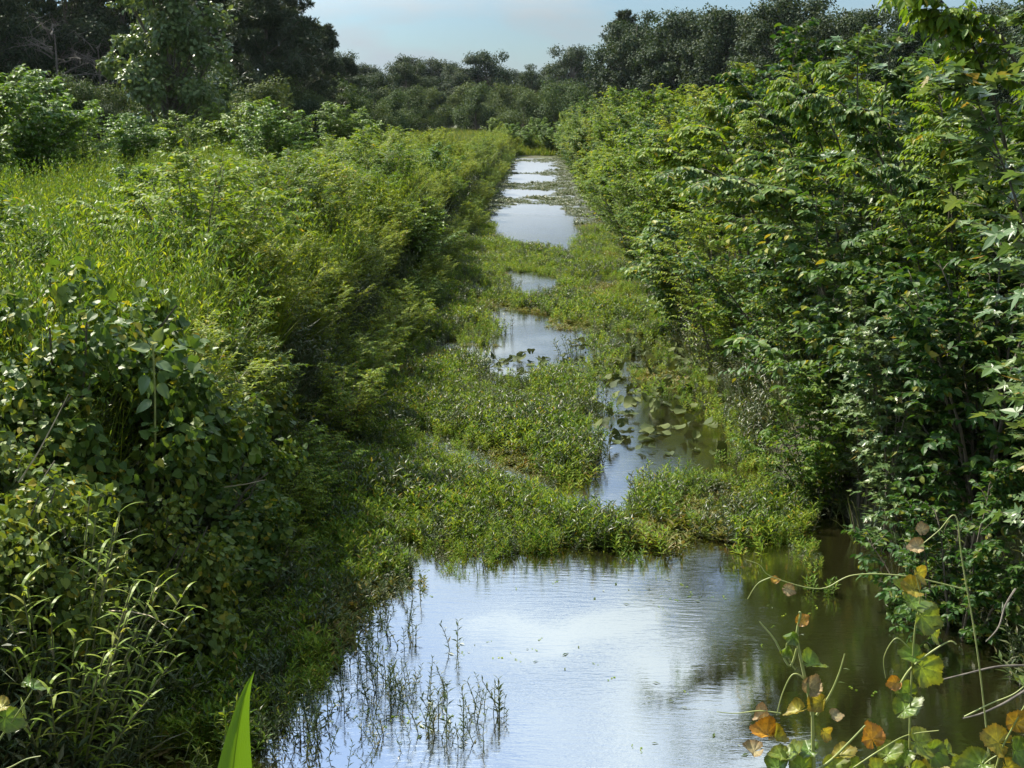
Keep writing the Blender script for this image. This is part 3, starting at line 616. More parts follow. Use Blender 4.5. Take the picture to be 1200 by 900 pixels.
for x, y, s in [(-2.6, 130, .7), (-.6, 128, .72), (1.2, 127, .75), (3.0, 126, .9), (4.6, 129, 1.0), (6.5, 132, 1.1), (.4, 133, .8), (-4.5, 137, .7), (8.5, 134, 1.1)]:
    plant(MIDS[0], 'field_shrub', 'dark shrub closing the far end of the ditch', 'shrub', (x, y, gz(x, y) - .1), x, s, 'shrubs at the far end of the ditch')

def mark(y):
    return ('beside the near pool' if y < 15 else 'level with the lily pads' if y < 23.5 else 'by the pool past the lily pads' if y < 29 else 'beside the small round pool' if y < 36 else
            'beside the narrow weed raft' if y < 43 else 'beside the long bright water' if y < 62 else 'beside the barred far water' if y < 95 else 'near the far bend')
for u, y, s_ in [(424, 140, .8), (444, 152, .85), (462, 146, .8), (482, 158, .9), (500, 168, .9), (405, 132, .75), (386, 124, .75)]:
    x = (u - 628) / F * y
    plant(WILLOWS[0], 'willow_shrub', 'dark bush filling the gap between pine stand and far meadow', 'shrub', (x, y, gz(x, y) - .4), u, s_, 'bushes between pines and far meadow')
# ------------------------------------------------------------------ right bank hedge of saplings and shrubs
HN = [grow_shrub(300 + k, 4.1, 1.75, 15, .45, 48, .85, 15, .135, .075, T_OV, M['hedge'], M['stem'], s0=.06, crown=.8, sr=.03, jit=.3, petn=.6) for k in range(3)]
HB = [grow_shrub(310 + k, 3.9, 1.7, 15, .5, 46, .8, 14, .125, .07, T_OV, M['hedge_bright'], M['stem'], s0=.06, crown=.8) for k in range(2)]
HF = [grow_shrub(316 + k, 3.9, 1.75, 16, .5, 56, .7, 18, .095, .032, T_BLADE, M['fine'], M['stem'], s0=.06, crown=.8, droop=.25) for k in range(2)] + [grow_shrub(318, 3.8, 1.7, 11, .6, 36, .95, 13, .17, .10, T_OV, M['hedge'], M['stem'], s0=.1, crown=.8)]
GUM = [grow_shrub(320 + k, 5.2, 1.5, 8, .25, 52, .8, 9, .14, .15, T_LOB, M['maple'], M['stem'], s0=.08, crown=.5, sr=.03) for k in range(2)]
ELM = [grow_shrub(330 + k, 5.0, 1.9, 7, .8, 40, 1.0, 20, .12, .055, T_OV, M['hedge_bright'], M['stem'], s0=.2, crown=.5, droop=.55, sr=.026) for k in range(2)]
ARCHES = [grow_shrub(340 + k, 5.0, 2.3, 3, 1.35, 44, .62, 15, .15, .07, T_OV, M[('hedge_bright', 'hedge')[k]], M['stem'], s0=.25, crown=.15, droop=.75, upt=.1, sr=.03, lean=math.pi) for k in range(2)]
g = random.Random(21)
near_right = [
    (GUM[0], 'gum_sapling', 'tall lobed leaf sapling at the right edge above the dark water', 4.1, 8.6, .92, .3),
    (GUM[1], 'gum_sapling', 'second lobed leaf sapling set back behind the first at the right edge', 5.0, 10.6, 1.0, 2.1),
    (HN[0], 'leafy_shrub', 'dense dark leafy shrub overhanging the pool at the right', 3.95, 10.9, .74, 1.0),
    (ELM[0], 'elm_sapling', 'arching elm sapling whose drooping shoots reach highest against the sky', 4.55, 13.0, .74, 1.9),
    (HF[2], 'leafy_shrub', 'large leaved shrub leaning over the weed raft right of the pool', 3.5, 13.6, .72, 2.5),
    (GUM[0], 'gum_sapling', 'lobed leaf sapling between the arching elm and the leaning shrub', 4.2, 15.6, .82, 4.0),
    (HN[2], 'leafy_shrub', 'wide leafy shrub above the lily pads on the right bank', 3.55, 17.2, .80, .2),
    (ELM[1], 'elm_sapling', 'shorter arching elm sapling behind the wide shrub over the lily pads', 4.4, 18.2, .76, 3.4),
    (HF[0], 'leafy_shrub', 'narrow leaved yellow green shrub just beyond the lily pads on the right bank', 3.2, 20.4, .8, 5.2)]
near_right += [
    (ARCHES[1], 'arching_sapling', 'dark low sapling stretching out over the lily pads', 3.7, 16.2, (1.0, .8, .62), .2),
    (ARCHES[0], 'arching_sapling', 'bright low sapling stretching out beyond the lily pads', 3.7, 18.9, (1.0, .8, .64), -.2),
    (ARCHES[1], 'arching_sapling', 'dark low sapling stretching out above the right end of the weed raft', 3.8, 14.4, (.9, .8, .55), .1),
    (ARCHES[0], 'arching_sapling', 'sapling with long shoots arching left against the sky at the upper right', 5.0, 12.0, .92, .1),
    (ARCHES[1], 'arching_sapling', 'dark sapling bowing over the hedge above the leaning shrub', 4.7, 14.6, .70, -.3),
    (ARCHES[0], 'arching_sapling', 'bright sapling bowing toward the ditch above the lily pads', 4.6, 17.0, .70, .25),
    (ARCHES[1], 'arching_sapling', 'sapling hanging its tips low over the right end of the weed raft', 4.5, 13.4, .58, .1),
    (ARCHES[0], 'arching_sapling', 'slim sapling bowing left out of the hedge level with the small pool', 4.4, 25.0, .7, .3),
    (ARCHES[1], 'arching_sapling', 'dark slim sapling bowing left from the hedge by the weed raft', 4.5, 19.0, .7, -.1),
    (ARCHES[0], 'arching_sapling', 'tall sapling arching out of the hedge behind the lily pad shrubs', 5.2, 22.0, .72, -.2),
    (ARCHES[1], 'arching_sapling', 'sapling with drooping leaf rows beside the right edge saplings', 5.0, 10.2, .95, .4),
    (GUM[0], 'gum_sapling', 'low grey green lobed leaf sapling trailing over the right end of the pool', 3.3, 12.4, .5, 3.3),
    (GUM[1], 'gum_sapling', 'low lobed leaf sapling overhanging dark water beside the twigs', 3.9, 8.9, .5, .6),
    (GUM[0], 'gum_sapling', 'lobed leaf sapling low on the right bank between pool and lily pads', 3.45, 14.6, .55, 5.0),
    (HN[2], 'leafy_shrub', 'low leafy shrub draping over the dark water under the lobed leaf saplings', 3.35, 9.6, .5, .8),
    (GUM[1], 'gum_sapling', 'stunted lobed leaf sapling at the foot of the right bank', 3.35, 11.6, .5, 1.4),
    (HB[1], 'leafy_shrub', 'low yellow green shrub at the right end of the weed raft', 2.95, 13.0, .45, 2.4),
    (HN[0], 'leafy_shrub', 'low dark shrub leaning over the right end of the lily pads', 3.3, 15.8, .5, 3.0),
    (HN[1], 'leafy_shrub', 'small dark shrub at the near right corner above the bare twigs', 3.75, 7.2, .55, 4.4),
    (HB[0], 'leafy_shrub', 'small yellow green shrub at the water edge beyond the lily pads', 3.1, 19.4, .45, .4),
    (HN[2], 'leafy_shrub', 'tall leafy shrub filling the hedge behind the arching elm', 5.8, 14.8, .92, .4),
    (HB[1], 'leafy_shrub', 'tall yellow green shrub behind the wide shrub over the lily pads', 5.4, 19.8, .95, 1.4),
    (HN[0], 'leafy_shrub', 'tall dark shrub behind the lobed leaf saplings at the right edge', 6.0, 12.4, .95, 2.9)]
for pr, nm, lab, x, y, s, rz in [(p, a, b, c - (.25 if 12.8 < d < 24 and np.max(e) > .65 else 0), d, e, f) for p, a, b, c, d, e, f in near_right]: plant(pr, nm, lab, 'sapling' if 'sap' in nm else 'shrub', (x, y, gz(x, y) - .05), rz, s)
y = 22.5
while y < 142:
    for row, x0 in ((0, 3.0), (1, 4.5), (2, 6.4)):
        if row == 2 and g.random() < .35: continue
        x = x0 + g.uniform(-.3, .3); yy = y + g.uniform(-.7, .7)
        pr = g.choice(HB + HF + HN + HB if y > 28 else HB + HF + HN); s = (.8, 1.0, 1.02)[row] * g.uniform(.72, 1.14)
        plant(pr, 'leafy_shrub', ('low shrub in the right hedge at the water ', 'leafy shrub in the middle of the right hedge ', 'tall shrub at the back of the right hedge ')[row] + mark(yy),
              'shrub', (x, yy, gz(x, yy) - .05), g.uniform(0, 6.28), s, ('front hedge row ', 'middle hedge row ', 'back hedge row ')[row] + mark(yy))
    y += 2.3 if y < 50 else 3.2

# ------------------------------------------------------------------ left bank
FINE = [grow_shrub(400 + k, 1.55, .85, 24, .2, 38, .36, 15, .062, .017, T_BLADE, M['fine'], M['gstem'], s0=.12, crown=.6, sr=.009, droop=.1, upt=.7) for k in range(3)]
LEAFB = [grow_shrub(410 + k, 1.5, .95, 20, .3, 32, .42, 14, .065, .032, T_LO, M['hedge_bright'], M['stem'], s0=.1, crown=.7, sr=.01) for k in range(2)]
MOUND = [grow_mound(420 + k, 1.1, 1.5, 7500, .066, M['vine'], M['stem']) for k in range(2)]
CANE = [grow_cane(430 + k, 1.5, .7, 60, .135, .013, M['cane'], M['gstem']) for k in range(2)]
for pr, nm, cat, lab, x, y, s, rz in [
    (MOUND[0], 'vine_mound', 'vine', 'dark vine smothered bush at the left edge behind the bright cane', -3.85, 8.4, (.85, .85, .74), .5),
    (MOUND[1], 'vine_mound', 'vine', 'vine covered bush with yellow leaves beside the large leaved weed', -3.55, 9.5, (1.08, 1.05, 1.08), 2.2),
    (MOUND[0], 'vine_mound', 'vine', 'broad vine covered bush at the left margin under the tall cane', -5.0, 9.2, (1.2, 1.2, 1.25), 4.0),
    (MOUND[1], 'vine_mound', 'vine', 'smaller vine mound sliding down the bank right of the large leaved weed', -3.0, 11.0, (.75, .8, .8), 1.0),
    (MOUND[1], 'vine_mound', 'vine', 'low dark vine mound hanging over the shaded water at the near left', -3.3, 7.3, (.7, .7, .75), 3.0),
    (MOUND[0], 'vine_mound', 'vine', 'dark vine mound at the bank foot under the large leaved weed', -2.85, 8.7, (.62, .7, .8), 1.7),
    (MOUND[0], 'vine_mound', 'vine', 'small dark vine mound at the bank foot behind the weed raft corner', -2.75, 9.9, (.55, .75, .6), 5.1),
    (MOUND[1], 'vine_mound', 'vine', 'shaded vine mound on the left bank slope before the feathery weeds', -3.3, 12.4, (.8, .8, .75), 4.1),
    (LEAFB[0], 'bank_shrub', 'shrub', 'dark small bush at the water edge below the vine mounds', -2.5, 8.1, .5, 1.1),
    (LEAFB[1], 'bank_shrub', 'shrub', 'small bush at the water edge by the corner of the weed raft', -2.4, 10.6, .55, 2.1),
    (FINE[0], 'bank_weed', 'weed', 'feathery weed drooping over the weed raft corner', -2.45, 9.3, .62, 0.4),
    (FINE[1], 'bank_weed', 'weed', 'feathery weed leaning from the slope right of the vine mounds', -2.6, 11.6, .75, 1.4),
    (FINE[2], 'bank_weed', 'weed', 'tall feathery weed rising out of the vine covered bush', -2.95, 10.2, 1.0, 2.4),
    (CANE[0], 'cane_clump', 'cane', 'bright cane clump at the left edge with long arching leaves', -2.82, 6.9, 1.34, 1.0),
    (CANE[1], 'cane_clump', 'cane', 'low cane clump hanging its leaves over the shaded water', -2.42, 7.05, .72, 2.0),
    (CANE[1], 'cane_clump', 'cane', 'short cane clump below the bright one at the left edge', -2.6, 6.55, .6, 2.6),
    (CANE[0], 'cane_clump', 'cane', 'tall yellow green cane clump at the left margin of the meadow', -4.5, 10.6, 1.15, 3.2),
    (CANE[1], 'cane_clump', 'cane', 'cane clump beside the tall one on the meadow edge', -5.1, 11.6, 1.1, 5.0)]:
    plant(pr, nm, lab, cat, (x, y, gz(x, y) - .1), rz, s)
y = 11.6; g = random.Random(33)
while y < 140:
    for row, x0 in ((0, -2.45), (1, -3.25), (2, -4.1), (3, -5.0), (3, -6.6)):
        x = x0 + g.uniform(-.2, .2) * (4 if row == 3 else 1); yy = y + g.uniform(-.5, .5)
        if row == 3 and (y > 45 or y < 13 or g.random() < .6): continue
        fine = g.random() < .62
        if row > 0 and g.random() < .16: continue
        s = (.72, .9, 1.08, 1.1)[row] * g.uniform(*((.8, 1.15) if row < 2 else (.6, 1.45))) * (1.25 if y > 50 else 1)
        if row == 2 and y > 60: continue
        plant(FINE[g.randrange(3)] if fine else LEAFB[g.randrange(2)], 'bank_weed' if fine else 'bank_shrub',
              f"{'feathery weed' if fine else 'oval leaved bush'} {('at the left bank foot', 'halfway up the left bank', 'on the left bank crest', 'behind the left bank crest')[row]} {mark(yy)}",
              'weed' if fine else 'shrub', (x, yy, max(gz(x, yy), -.05) - .05), g.uniform(0, 6.28), s, f"{'feathery weeds' if fine else 'small bushes'} {('at the bank foot', 'on the bank slope', 'on the bank crest', 'behind the crest')[row]} {mark(yy)}")
    y += 1.15 if y < 26 else (1.7 if y < 50 else 3.4)

# a weed with a few very large pale leaves
def big_leaf(seed, L, Wd, cup=.12, nx=10, ny=6, serr=0.0):
    g = np.random.default_rng(seed); t = np.linspace(0, 1, nx + 1); h = np.sin(np.pi * np.clip(t, 0, 1) ** .62) ** .8; h[-1] = 0; h[0] = .12
    k = np.linspace(-1, 1, ny + 1); X, K = np.meshgrid(t, k, indexing='ij')
    Yy = K * h[:, None] * Wd / 2 * (1 + serr * np.sin(np.arange(nx + 1) * 3.1)[:, None] * np.abs(K))
    Z = cup * Wd * (np.abs(K) ** 1.3) - .25 * L * X ** 2 + .02 * L * np.sin(6 * X + 2 * K + seed) + .008 * L * g.normal(0, 1, X.shape)
    V = np.stack([X * L, Yy, Z], -1)
    i, j = np.meshgrid(np.arange(nx), np.arange(ny), indexing='ij'); n = ny + 1
    return V.reshape(-1, 3), np.stack([i * n + j, (i + 1) * n + j, (i + 1) * n + j + 1, i * n + j + 1], -1).reshape(-1, 4)
def basis(d, nn):
    d = Vector(d).normalized(); n = Vector(nn); b = n.cross(d).normalized(); n = d.cross(b)
    return Matrix((d, b, n)).transposed().to_4x4()
def put(o, base, d, nn, parent):
    m = basis(d, nn); m.translation = Vector(base); o.parent = parent; o.matrix_basis = Matrix.Translation(-parent.location) @ m
    return o
wd = at(160, 520, 9.3); wd[2] = gz(wd[0], 9.3)
wt = thing('broad_leaved_weed', 'weed with very large pale leaves rising out of the vine covered bush', 'weed', wd)
a = Acc(); topp = at(178, 405, 8.75); s = np.linspace(0, 1, 6)[:, None]; a.tube((topp - wd) * s + np.array([.05, 0, 0]) * np.sin(s * 3), np.linspace(.012, .007, 6), 6); obj('stem', a.mesh('stem', M['vstem']), wt)
for k, (u, v, L, d, nn) in enumerate([(182, 400, .17, (.5, -.2, .8), (.3, -.9, .2)), (176, 410, .2, (-.9, -.2, .3), (-.1, -.6, .8)), (184, 425, .19, (.9, -.3, -.3), (.2, -.5, .8)), (172, 440, .2, (-.2, -.5, -.8), (-.1, -.9, .3)), (186, 450, .18, (.6, -.3, -.7), (.4, -.8, .3)), (178, 470, .19, (-.7, -.4, -.4), (-.2, -.7, .6))]):
    L *= .72; V, Q = big_leaf(k, L, L * .62); o = obj('leaf', mk_mesh('leaf', V, Q, None, M['pale'], True)); put(o, at(u, v, 8.75), d, nn, wt)

# dry stalks arching out of the left bank
for k, (pts, lab) in enumerate([([(118, 716, 7.3), (150, 716, 7.1), (178, 722, 7.0), (197, 736, 6.9)], 'thin pale dry stalk arching over shaded water beside the low cane'),
                                ([(255, 638, 10.5), (280, 645, 10.4), (300, 655, 10.3), (312, 668, 10.2)], 'short dry stalk bending out over the weeds at the bank foot'),
                                ([(22, 565, 7.2), (45, 530, 7.1), (66, 490, 7.0), (80, 462, 7.0)], 'straight grey dead stem leaning through the vine leaves'),
                                ([(255, 572, 9.6), (285, 568, 9.4), (312, 562, 9.3)], 'feathery dry stalk sticking out level from the vine mound')]):
    Pp = np.array([at(*p) for p in pts]); t = np.linspace(0, 1, 12); ti = np.linspace(0, 1, len(Pp))
    c = np.stack([np.interp(t, ti, Pp[:, i]) for i in range(3)], 1); b = c[0].copy(); a = Acc(); a.tube(c - b, np.linspace(.006, .002, 12), 5)
    tag(obj('dry_stalk', a.mesh('dry_stalk', M['straw'])), lab, 'stalk').location = b

# ------------------------------------------------------------------ lily pads and standing water weeds
def pad_mesh(seed):
    g = np.random.default_rng(seed); n, r = 22, 4; th = np.linspace(.22, 2 * math.pi - .22, n); R = np.linspace(0, 1, r + 1)[1:]
    V = [(0, 0, 0)]; wave = g.uniform(0, 6.28, 3)
    for q in R:
        for a in th:
            o = 1 + .22 * math.cos(a) * -1 + .05 * math.sin(3 * a + wave[0])
            V.append((q * o * math.cos(a) * .5, q * o * math.sin(a) * .42, q * q * (.08 + .11 * math.sin(2 * a + wave[1]) + .03 * math.sin(5 * a + wave[2]))))
    T = [(0, 1 + i, 2 + i) for i in range(n - 1)]
    Q = [(1 + k * n + i, 1 + (k + 1) * n + i, 2 + (k + 1) * n + i, 2 + k * n + i) for k in range(r - 1) for i in range(n - 1)]
    return mk_mesh('lily_pad', V, Q, T, M['lily'], True)
PADS = [pad_mesh(k) for k in range(6)]
g = random.Random(8); placed = []
tries = 0
while len(placed) < 299 and tries < 15000:
    tries += 1
    if len(placed) < 240: yy = g.uniform(14.9, 23.0); x = g.uniform(.15 + .06 * (yy - 15), 2.75)
    else: yy = g.uniform(19.4, 21.2); x = g.uniform(-1.0, 1.4)
    u, v = proj(np.array([[x, yy, 0.]])); u, v = u[0], v[0]
    if 648 < u < 722 and 548 < v < 590: continue
    if any((x - a) ** 2 + ((yy - b) * .8) ** 2 < .010 for a, b in placed): continue
    placed.append((x, yy))
    big = yy < 18.5 and x > 1.2
    o = obj('lily_pad', PADS[g.randrange(6)])
    up = g.random() < .6
    o.location = (x, yy, g.uniform(.03, .15) if up else .012); o.rotation_euler = (g.gauss(0, .62 if up else .06), g.gauss(0, .62 if up else .06), g.uniform(0, 6.28))
    s = g.uniform(.10, .2) * (1.12 if big else 1); o.scale = (s, s, s)
    tag(o, 'olive heart shaped lily pad lying on the ditch between the weed rafts', 'lily pad', 'lily pads')
STALK = [leafy_tuft(500 + k, 1 + k % 2, .24, .05, 6, .055, .013, M['weed_dark'], up=.45) for k in range(5)]
TALL = leafy_tuft(507, 3, .26, .015, 9, .045, .014, M['weed_dark'], up=.7)
for u, v, s, lab in [(585, 838, 1.2, 'darkest bunched water weed standing farthest out in the open pool'), (531, 760, 1.0, 'single leafy water weed standing alone in blue water'), (516, 858, 1.25, 'bright tipped water weed in front of the standing clump'), (488, 700, 1.0, 'water weed stem nearest the raft edge at the pool head')]:
    p = gp(u, v); o = obj('water_weed', TALL if u > 580 else STALK[1]); o.location = (p[0], p[1], -.02); o.scale = (s, s, s); tag(o, lab, 'water weed')
n = 0
while n < 190:
    r = g.random()
    if r < .42: u, v = g.gauss(480, 60), g.gauss(838, 24)
    elif r < .8: u, v = g.gauss(425, 32), g.uniform(690, 840)
    else: u, v = g.gauss(345, 30), g.gauss(862, 18)
    if u > 595 or u < 280: continue
    p = gp(u, v)
    o = obj('water_weed', STALK[g.randrange(5)]); o.location = (p[0], p[1], -.02); s = g.uniform(.55, 1.15); o.scale = (s, s, s * g.uniform(.8, 1.2)); o.rotation_euler = (g.gauss(0, .12), g.gauss(0, .12), g.uniform(0, 6.28))
    tag(o, 'thin leafy water weed stem in the scattered clump on the near pool', 'water weed', 'standing water weeds'); n += 1

# ------------------------------------------------------------------ foreground plants on the crossing
# one broad blade like a corn leaf
def stripe(m):
    # fine veins running the length of the blade
    N, L = m.node_tree.nodes, m.node_tree.links
    tc = N.new('ShaderNodeTexCoord'); mp = N.new('ShaderNodeMapping'); mp.inputs['Scale'].default_value = (900, 300, 14); no = N.new('ShaderNodeTexNoise'); no.inputs['Scale'].default_value = 1; no.inputs['Detail'].default_value = 3
    L.new(tc.outputs['Object'], mp.inputs[0]); L.new(mp.outputs[0], no.inputs['Vector'])
    bp = N.new('ShaderNodeBump'); bp.inputs['Strength'].default_value = .5; bp.inputs['Distance'].default_value = .002
    L.new(no.outputs[0], bp.inputs['Height']); L.new(bp.outputs[0], N['Principled BSDF'].inputs['Normal'])
def corn_blade():
    y0 = 2.35; tip = at(290, 783, y0); base = at(254, 1010, y0); base[2] = gz(base[0], y0)
    t0 = thing('broad_blade_plant', 'single broad glossy green leaf blade standing at the bottom edge before the pool', 'plant', base)
    n = 22; t = np.linspace(0, 1, n + 1); k = np.linspace(-1, 1, 7)
    mid = base + (tip - base) * t[:, None] + np.array([-.018, 0, 0]) * np.sin(t * math.pi)[:, None] + np.array([.022, 0, -.005]) * (t ** 12)[:, None] - np.array([.008, 0, 0]) * (t ** 4)[:, None]
    w = .041 * np.clip((1 - t) * 2.6, 0, 1) ** .85 * (.8 + .2 * np.sin(t * math.pi))
    V = mid[:, None] + np.array([1, .25, 0]) * (k[None] * w[:, None])[..., None] + np.array([0, .8, 0]) * (np.abs(k)[None] * w[:, None])[..., None] + np.array([0, 1, 0]) * (.002 * np.sin(k * 9))[None, :, None]
    i, j = np.meshgrid(np.arange(n), np.arange(6), indexing='ij')
    Q = np.stack([i * 7 + j, (i + 1) * 7 + j, (i + 1) * 7 + j + 1, i * 7 + j + 1], -1).reshape(-1, 4)
    bm = leaf_mat('broad_blade', [(0, (.06, .14, .010)), (1, (.075, .16, .012))], rough=.34, trans=.34, warm=(1.3, 1.2, .4), spec=.4)
    stripe(bm)
    obj('blade', mk_mesh('blade', V - base, Q, None, bm, True), t0)
    a = Acc(); a.tube(mid[:-2] - base + np.array([0, .003, 0]), np.linspace(.0035, .0006, n - 1), 5); obj('midrib', a.mesh('midrib', M['vstem'], True), t0)
corn_blade()
def grape_leaf(seed, curl):
    g = np.random.default_rng(seed); n, r = 85, 9; th = np.linspace(math.pi * .06, 2 * math.pi - math.pi * .06, n); V = [(0, 0, 0)]; ph = g.uniform(0, 6.28, 4); w = g.uniform(.85, 1.05); ve, ri = [1.], [0.]
    for q in np.linspace(0, 1, r + 1)[1:]:
        for i, a in enumerate(th):
            b = a - math.pi
            o = (.56 - .16 * math.cos(a) + .17 * math.exp(-(b / .22) ** 2) + .05 * math.exp(-((abs(b) - 1.15) / .2) ** 2)) * (1 + ((.05, -.035, .0, -.05)[i % 4] * (q > .95)))
            rid = abs((b * 2.4) % 2 - 1)                                   # valleys along the main veins, quilted between them
            z = q * .11 * (rid ** .6 - .6) + .018 * math.sin(15 * q) * rid + curl * q * q * (.3 + .3 * math.sin(2 * a + ph[0])) + curl * .28 * (abs(math.sin(b)) * q) ** 1.5 + .05 * q * math.sin(3 * a + ph[1]) - .12 * (q * max(0, math.cos(b))) ** 2
            V.append((-q * o * math.cos(a), q * o * math.sin(a) * w, z * .75)); ve.append(max(0, 1 - rid * 4)); ri.append(max(0, (q - .45) / .55) * 1.3)
    T = [(0, 1 + i, 2 + i) for i in range(n - 1)]
    Q = [(1 + k * n + i, 1 + (k + 1) * n + i, 2 + (k + 1) * n + i, 2 + k * n + i) for k in range(r - 1) for i in range(n - 1)]
    return V, Q, T, ve, ri
def spline(pts, n):
    P = np.array([at(*p) for p in pts]); m = len(P); out = []
    for t in np.linspace(0, m - 1, n):
        i = min(int(t), m - 2); f = t - i; p0, p1, p2, p3 = P[max(i - 1, 0)], P[i], P[i + 1], P[min(i + 2, m - 1)]
        out.append(.5 * (2 * p1 + (p2 - p0) * f + (2 * p0 - 5 * p1 + 4 * p2 - p3) * f * f + (3 * p1 - p0 - 3 * p2 + p3) * f ** 3))
    return np.array(out)
def vine(name, label, foot, stems, leaves, seed):
    """foot: where it roots; stems: (points, radius, straw?); leaves: (u, v, y, size in px, colour, heading in degrees, tilt, curl)"""
    b = at(*foot); b[2] = gz(b[0], b[1]); t = thing(name, label, 'vine', b)
    for pts, r in stems:
        a = Acc(); P = spline(pts, 8 * len(pts)) - b; a.tube(P, np.linspace(r, r * .45, len(P)), 6); obj('stem', a.mesh('stem', M['vstem'], True), t)
    g = random.Random(seed)
    for k, (u, v, y, px, col, hd, tl, cu) in enumerate(leaves):
        tl = tl + g.uniform(-5, 32); hd = hd + g.uniform(-18, 18); cu = cu * 1.3
        V, Q, T, ve, ri = grape_leaf(seed * 50 + k, cu); me = mk_mesh('leaf', V, Q, T, M[col + '_v'], True); o = obj('leaf', me)
        for nm, dat in (('vein', ve), ('rim', ri)): me.attributes.new(nm, 'FLOAT', 'POINT').data.foreach_set('value', np.array(dat, np.float32))
        h = math.radians(hd); L = px * y / F * .86
        d = RT * math.cos(h) + np.array([0, 0, 1]) * math.sin(h) + np.array([0, g.uniform(-.3, .3), 0])
        nn = np.array([0, -1, 0]) * math.cos(math.radians(tl)) + np.array([g.uniform(-.25, .25), 0, 1]) * math.sin(math.radians(tl))
        put(o, at(u, v, y), d, nn, t); o.matrix_basis = o.matrix_basis @ Matrix.Scale(L, 4)
        lab = {'orange': 'orange withering leaf', 'tan': 'dry curled tan leaf', 'yellow': 'yellowing leaf'}.get(col)
        if lab: o['label'] = lab
Y = 2.9
vine('grape_vine', 'grape vine with upright pale shoot and dry tan leaves at the bottom of the pool', (955, 960, Y),
     [([(958, 1150, Y), (955, 960, Y), (953, 880, Y), (952, 838, Y)], .0075), ([(952, 838, Y), (946, 805, Y), (940, 780, Y), (934, 745, Y), (938, 720, Y), (936, 718, Y)], .005),
      ([(934, 760, Y), (925, 780, Y), (908, 750, Y), (893, 732, Y), (890, 728, Y)], .0032), ([(957, 838, Y), (972, 815, Y), (983, 790, Y), (990, 766, Y)], .0034),
      ([(953, 835, Y), (945, 800, Y), (930, 790, Y), (918, 810, Y), (910, 838, Y)], .0026), ([(955, 905, Y), (975, 890, Y), (995, 870, Y), (1014, 850, Y)], .0046),
      ([(935, 745, Y), (922, 755, Y), (926, 775, Y), (932, 785, Y)], .0028), ([(915, 836, Y), (890, 833, Y), (862, 836, Y), (840, 834, Y)], .0018)],
     [(938, 728, Y, 18, 'orange', 20, 30, .2), (948, 778, Y, 34, 'green', -10, 62, .6), (950, 806, Y, 26, 'tan', 80, 40, 1.1), (962, 822, Y, 26, 'yellow', -120, 30, .9), (976, 838, Y, 20, 'tan', -30, 50, .4),
      (898, 860, Y, 30, 'orange', 160, 58, 1.0), (908, 866, Y, 24, 'yellow', 10, 60, 1.1), (895, 840, Y, 20, 'tan', -170, 60, 1.2), (884, 880, Y, 26, 'tan', 170, 62, .8), (936, 833, Y, 28, 'yellow', 200, 50, .6), (925, 885, Y, 34, 'green', 30, 50, .4), (948, 880, Y, 34, 'green', 170, 50, .4), (910, 900, Y, 36, 'green', 60, 50, .4), (985, 885, Y, 30, 'yellow', 10, 50, .4),
      (966, 858, Y, 20, 'yellow', -40, 40, .5), (940, 900, Y, 34, 'green', 120, 40, .3), (975, 900, Y, 34, 'green', 20, 40, .3), (916, 885, Y, 26, 'green', 190, 50, .6), (927, 742, Y, 18, 'green', 250, 10, 1.2), (921, 760, Y, 16, 'green', 265, 10, 1.2)], 1)
vine('grape_vine', 'grape vine with ridged green leaves climbing in a line before the dark right bank', (1070, 960, 3.0),
     [([(1072, 1150, 3.0), (1068, 960, 3.0), (1066, 870, 3.0), (1068, 800, 3.0), (1072, 740, 3.0), (1078, 700, 3.0), (1072, 668, 3.0)], .0034), ([(1052, 808, 3.0), (1066, 785, 3.0), (1090, 765, 3.0), (1112, 752, 3.0), (1121, 755, 3.0)], .0034),
      ([(1000, 900, 2.9), (1030, 880, 2.9), (1062, 862, 3.0), (1100, 856, 3.0)], .0024), ([(1066, 760, 3.0), (1050, 748, 3.0), (1036, 770, 3.0), (1038, 795, 3.0)], .0018)],
     [(1072, 690, 3.0, 30, 'yellow', 140, 25, .3), (1076, 672, 3.0, 26, 'yellow', -60, 30, .4), (1068, 706, 3.0, 36, 'green', -15, 50, .3), (1080, 722, 3.0, 42, 'green', -25, 25, .3), (1072, 770, 3.0, 32, 'green', 160, 35, .4), (1080, 782, 3.0, 46, 'green', -20, 30, .3),
      (1050, 800, 3.0, 18, 'orange', 180, 20, .5), (1064, 812, 3.0, 30, 'green', 170, 30, .3), (1060, 832, 3.0, 38, 'green', 15, 50, .3), (1022, 866, 2.95, 34, 'orange', 100, 15, .3), (1060, 880, 3.0, 36, 'green', 200, 20, .3), (1074, 870, 3.0, 44, 'green', -10, 25, .3), (1092, 880, 3.0, 40, 'green', -40, 20, .3),
      (1070, 905, 3.0, 40, 'green', -60, 30, .3), (1040, 885, 2.98, 32, 'green', 40, 45, .4), (1090, 905, 3.02, 38, 'yellow', 20, 40, .3), (1030, 905, 2.96, 30, 'green', 140, 40, .4), (1110, 880, 3.05, 30, 'green', -30, 45, .4), (1000, 905, 2.94, 30, 'green', 80, 45, .4), (1092, 742, 3.0, 24, 'green', -50, 50, .5), (1058, 690, 3.0, 22, 'green', 150, 50, .5), (1050, 905, 3.0, 34, 'green', -120, 30, .3), (1125, 900, 3.0, 30, 'green', 60, 20, .3)], 2)
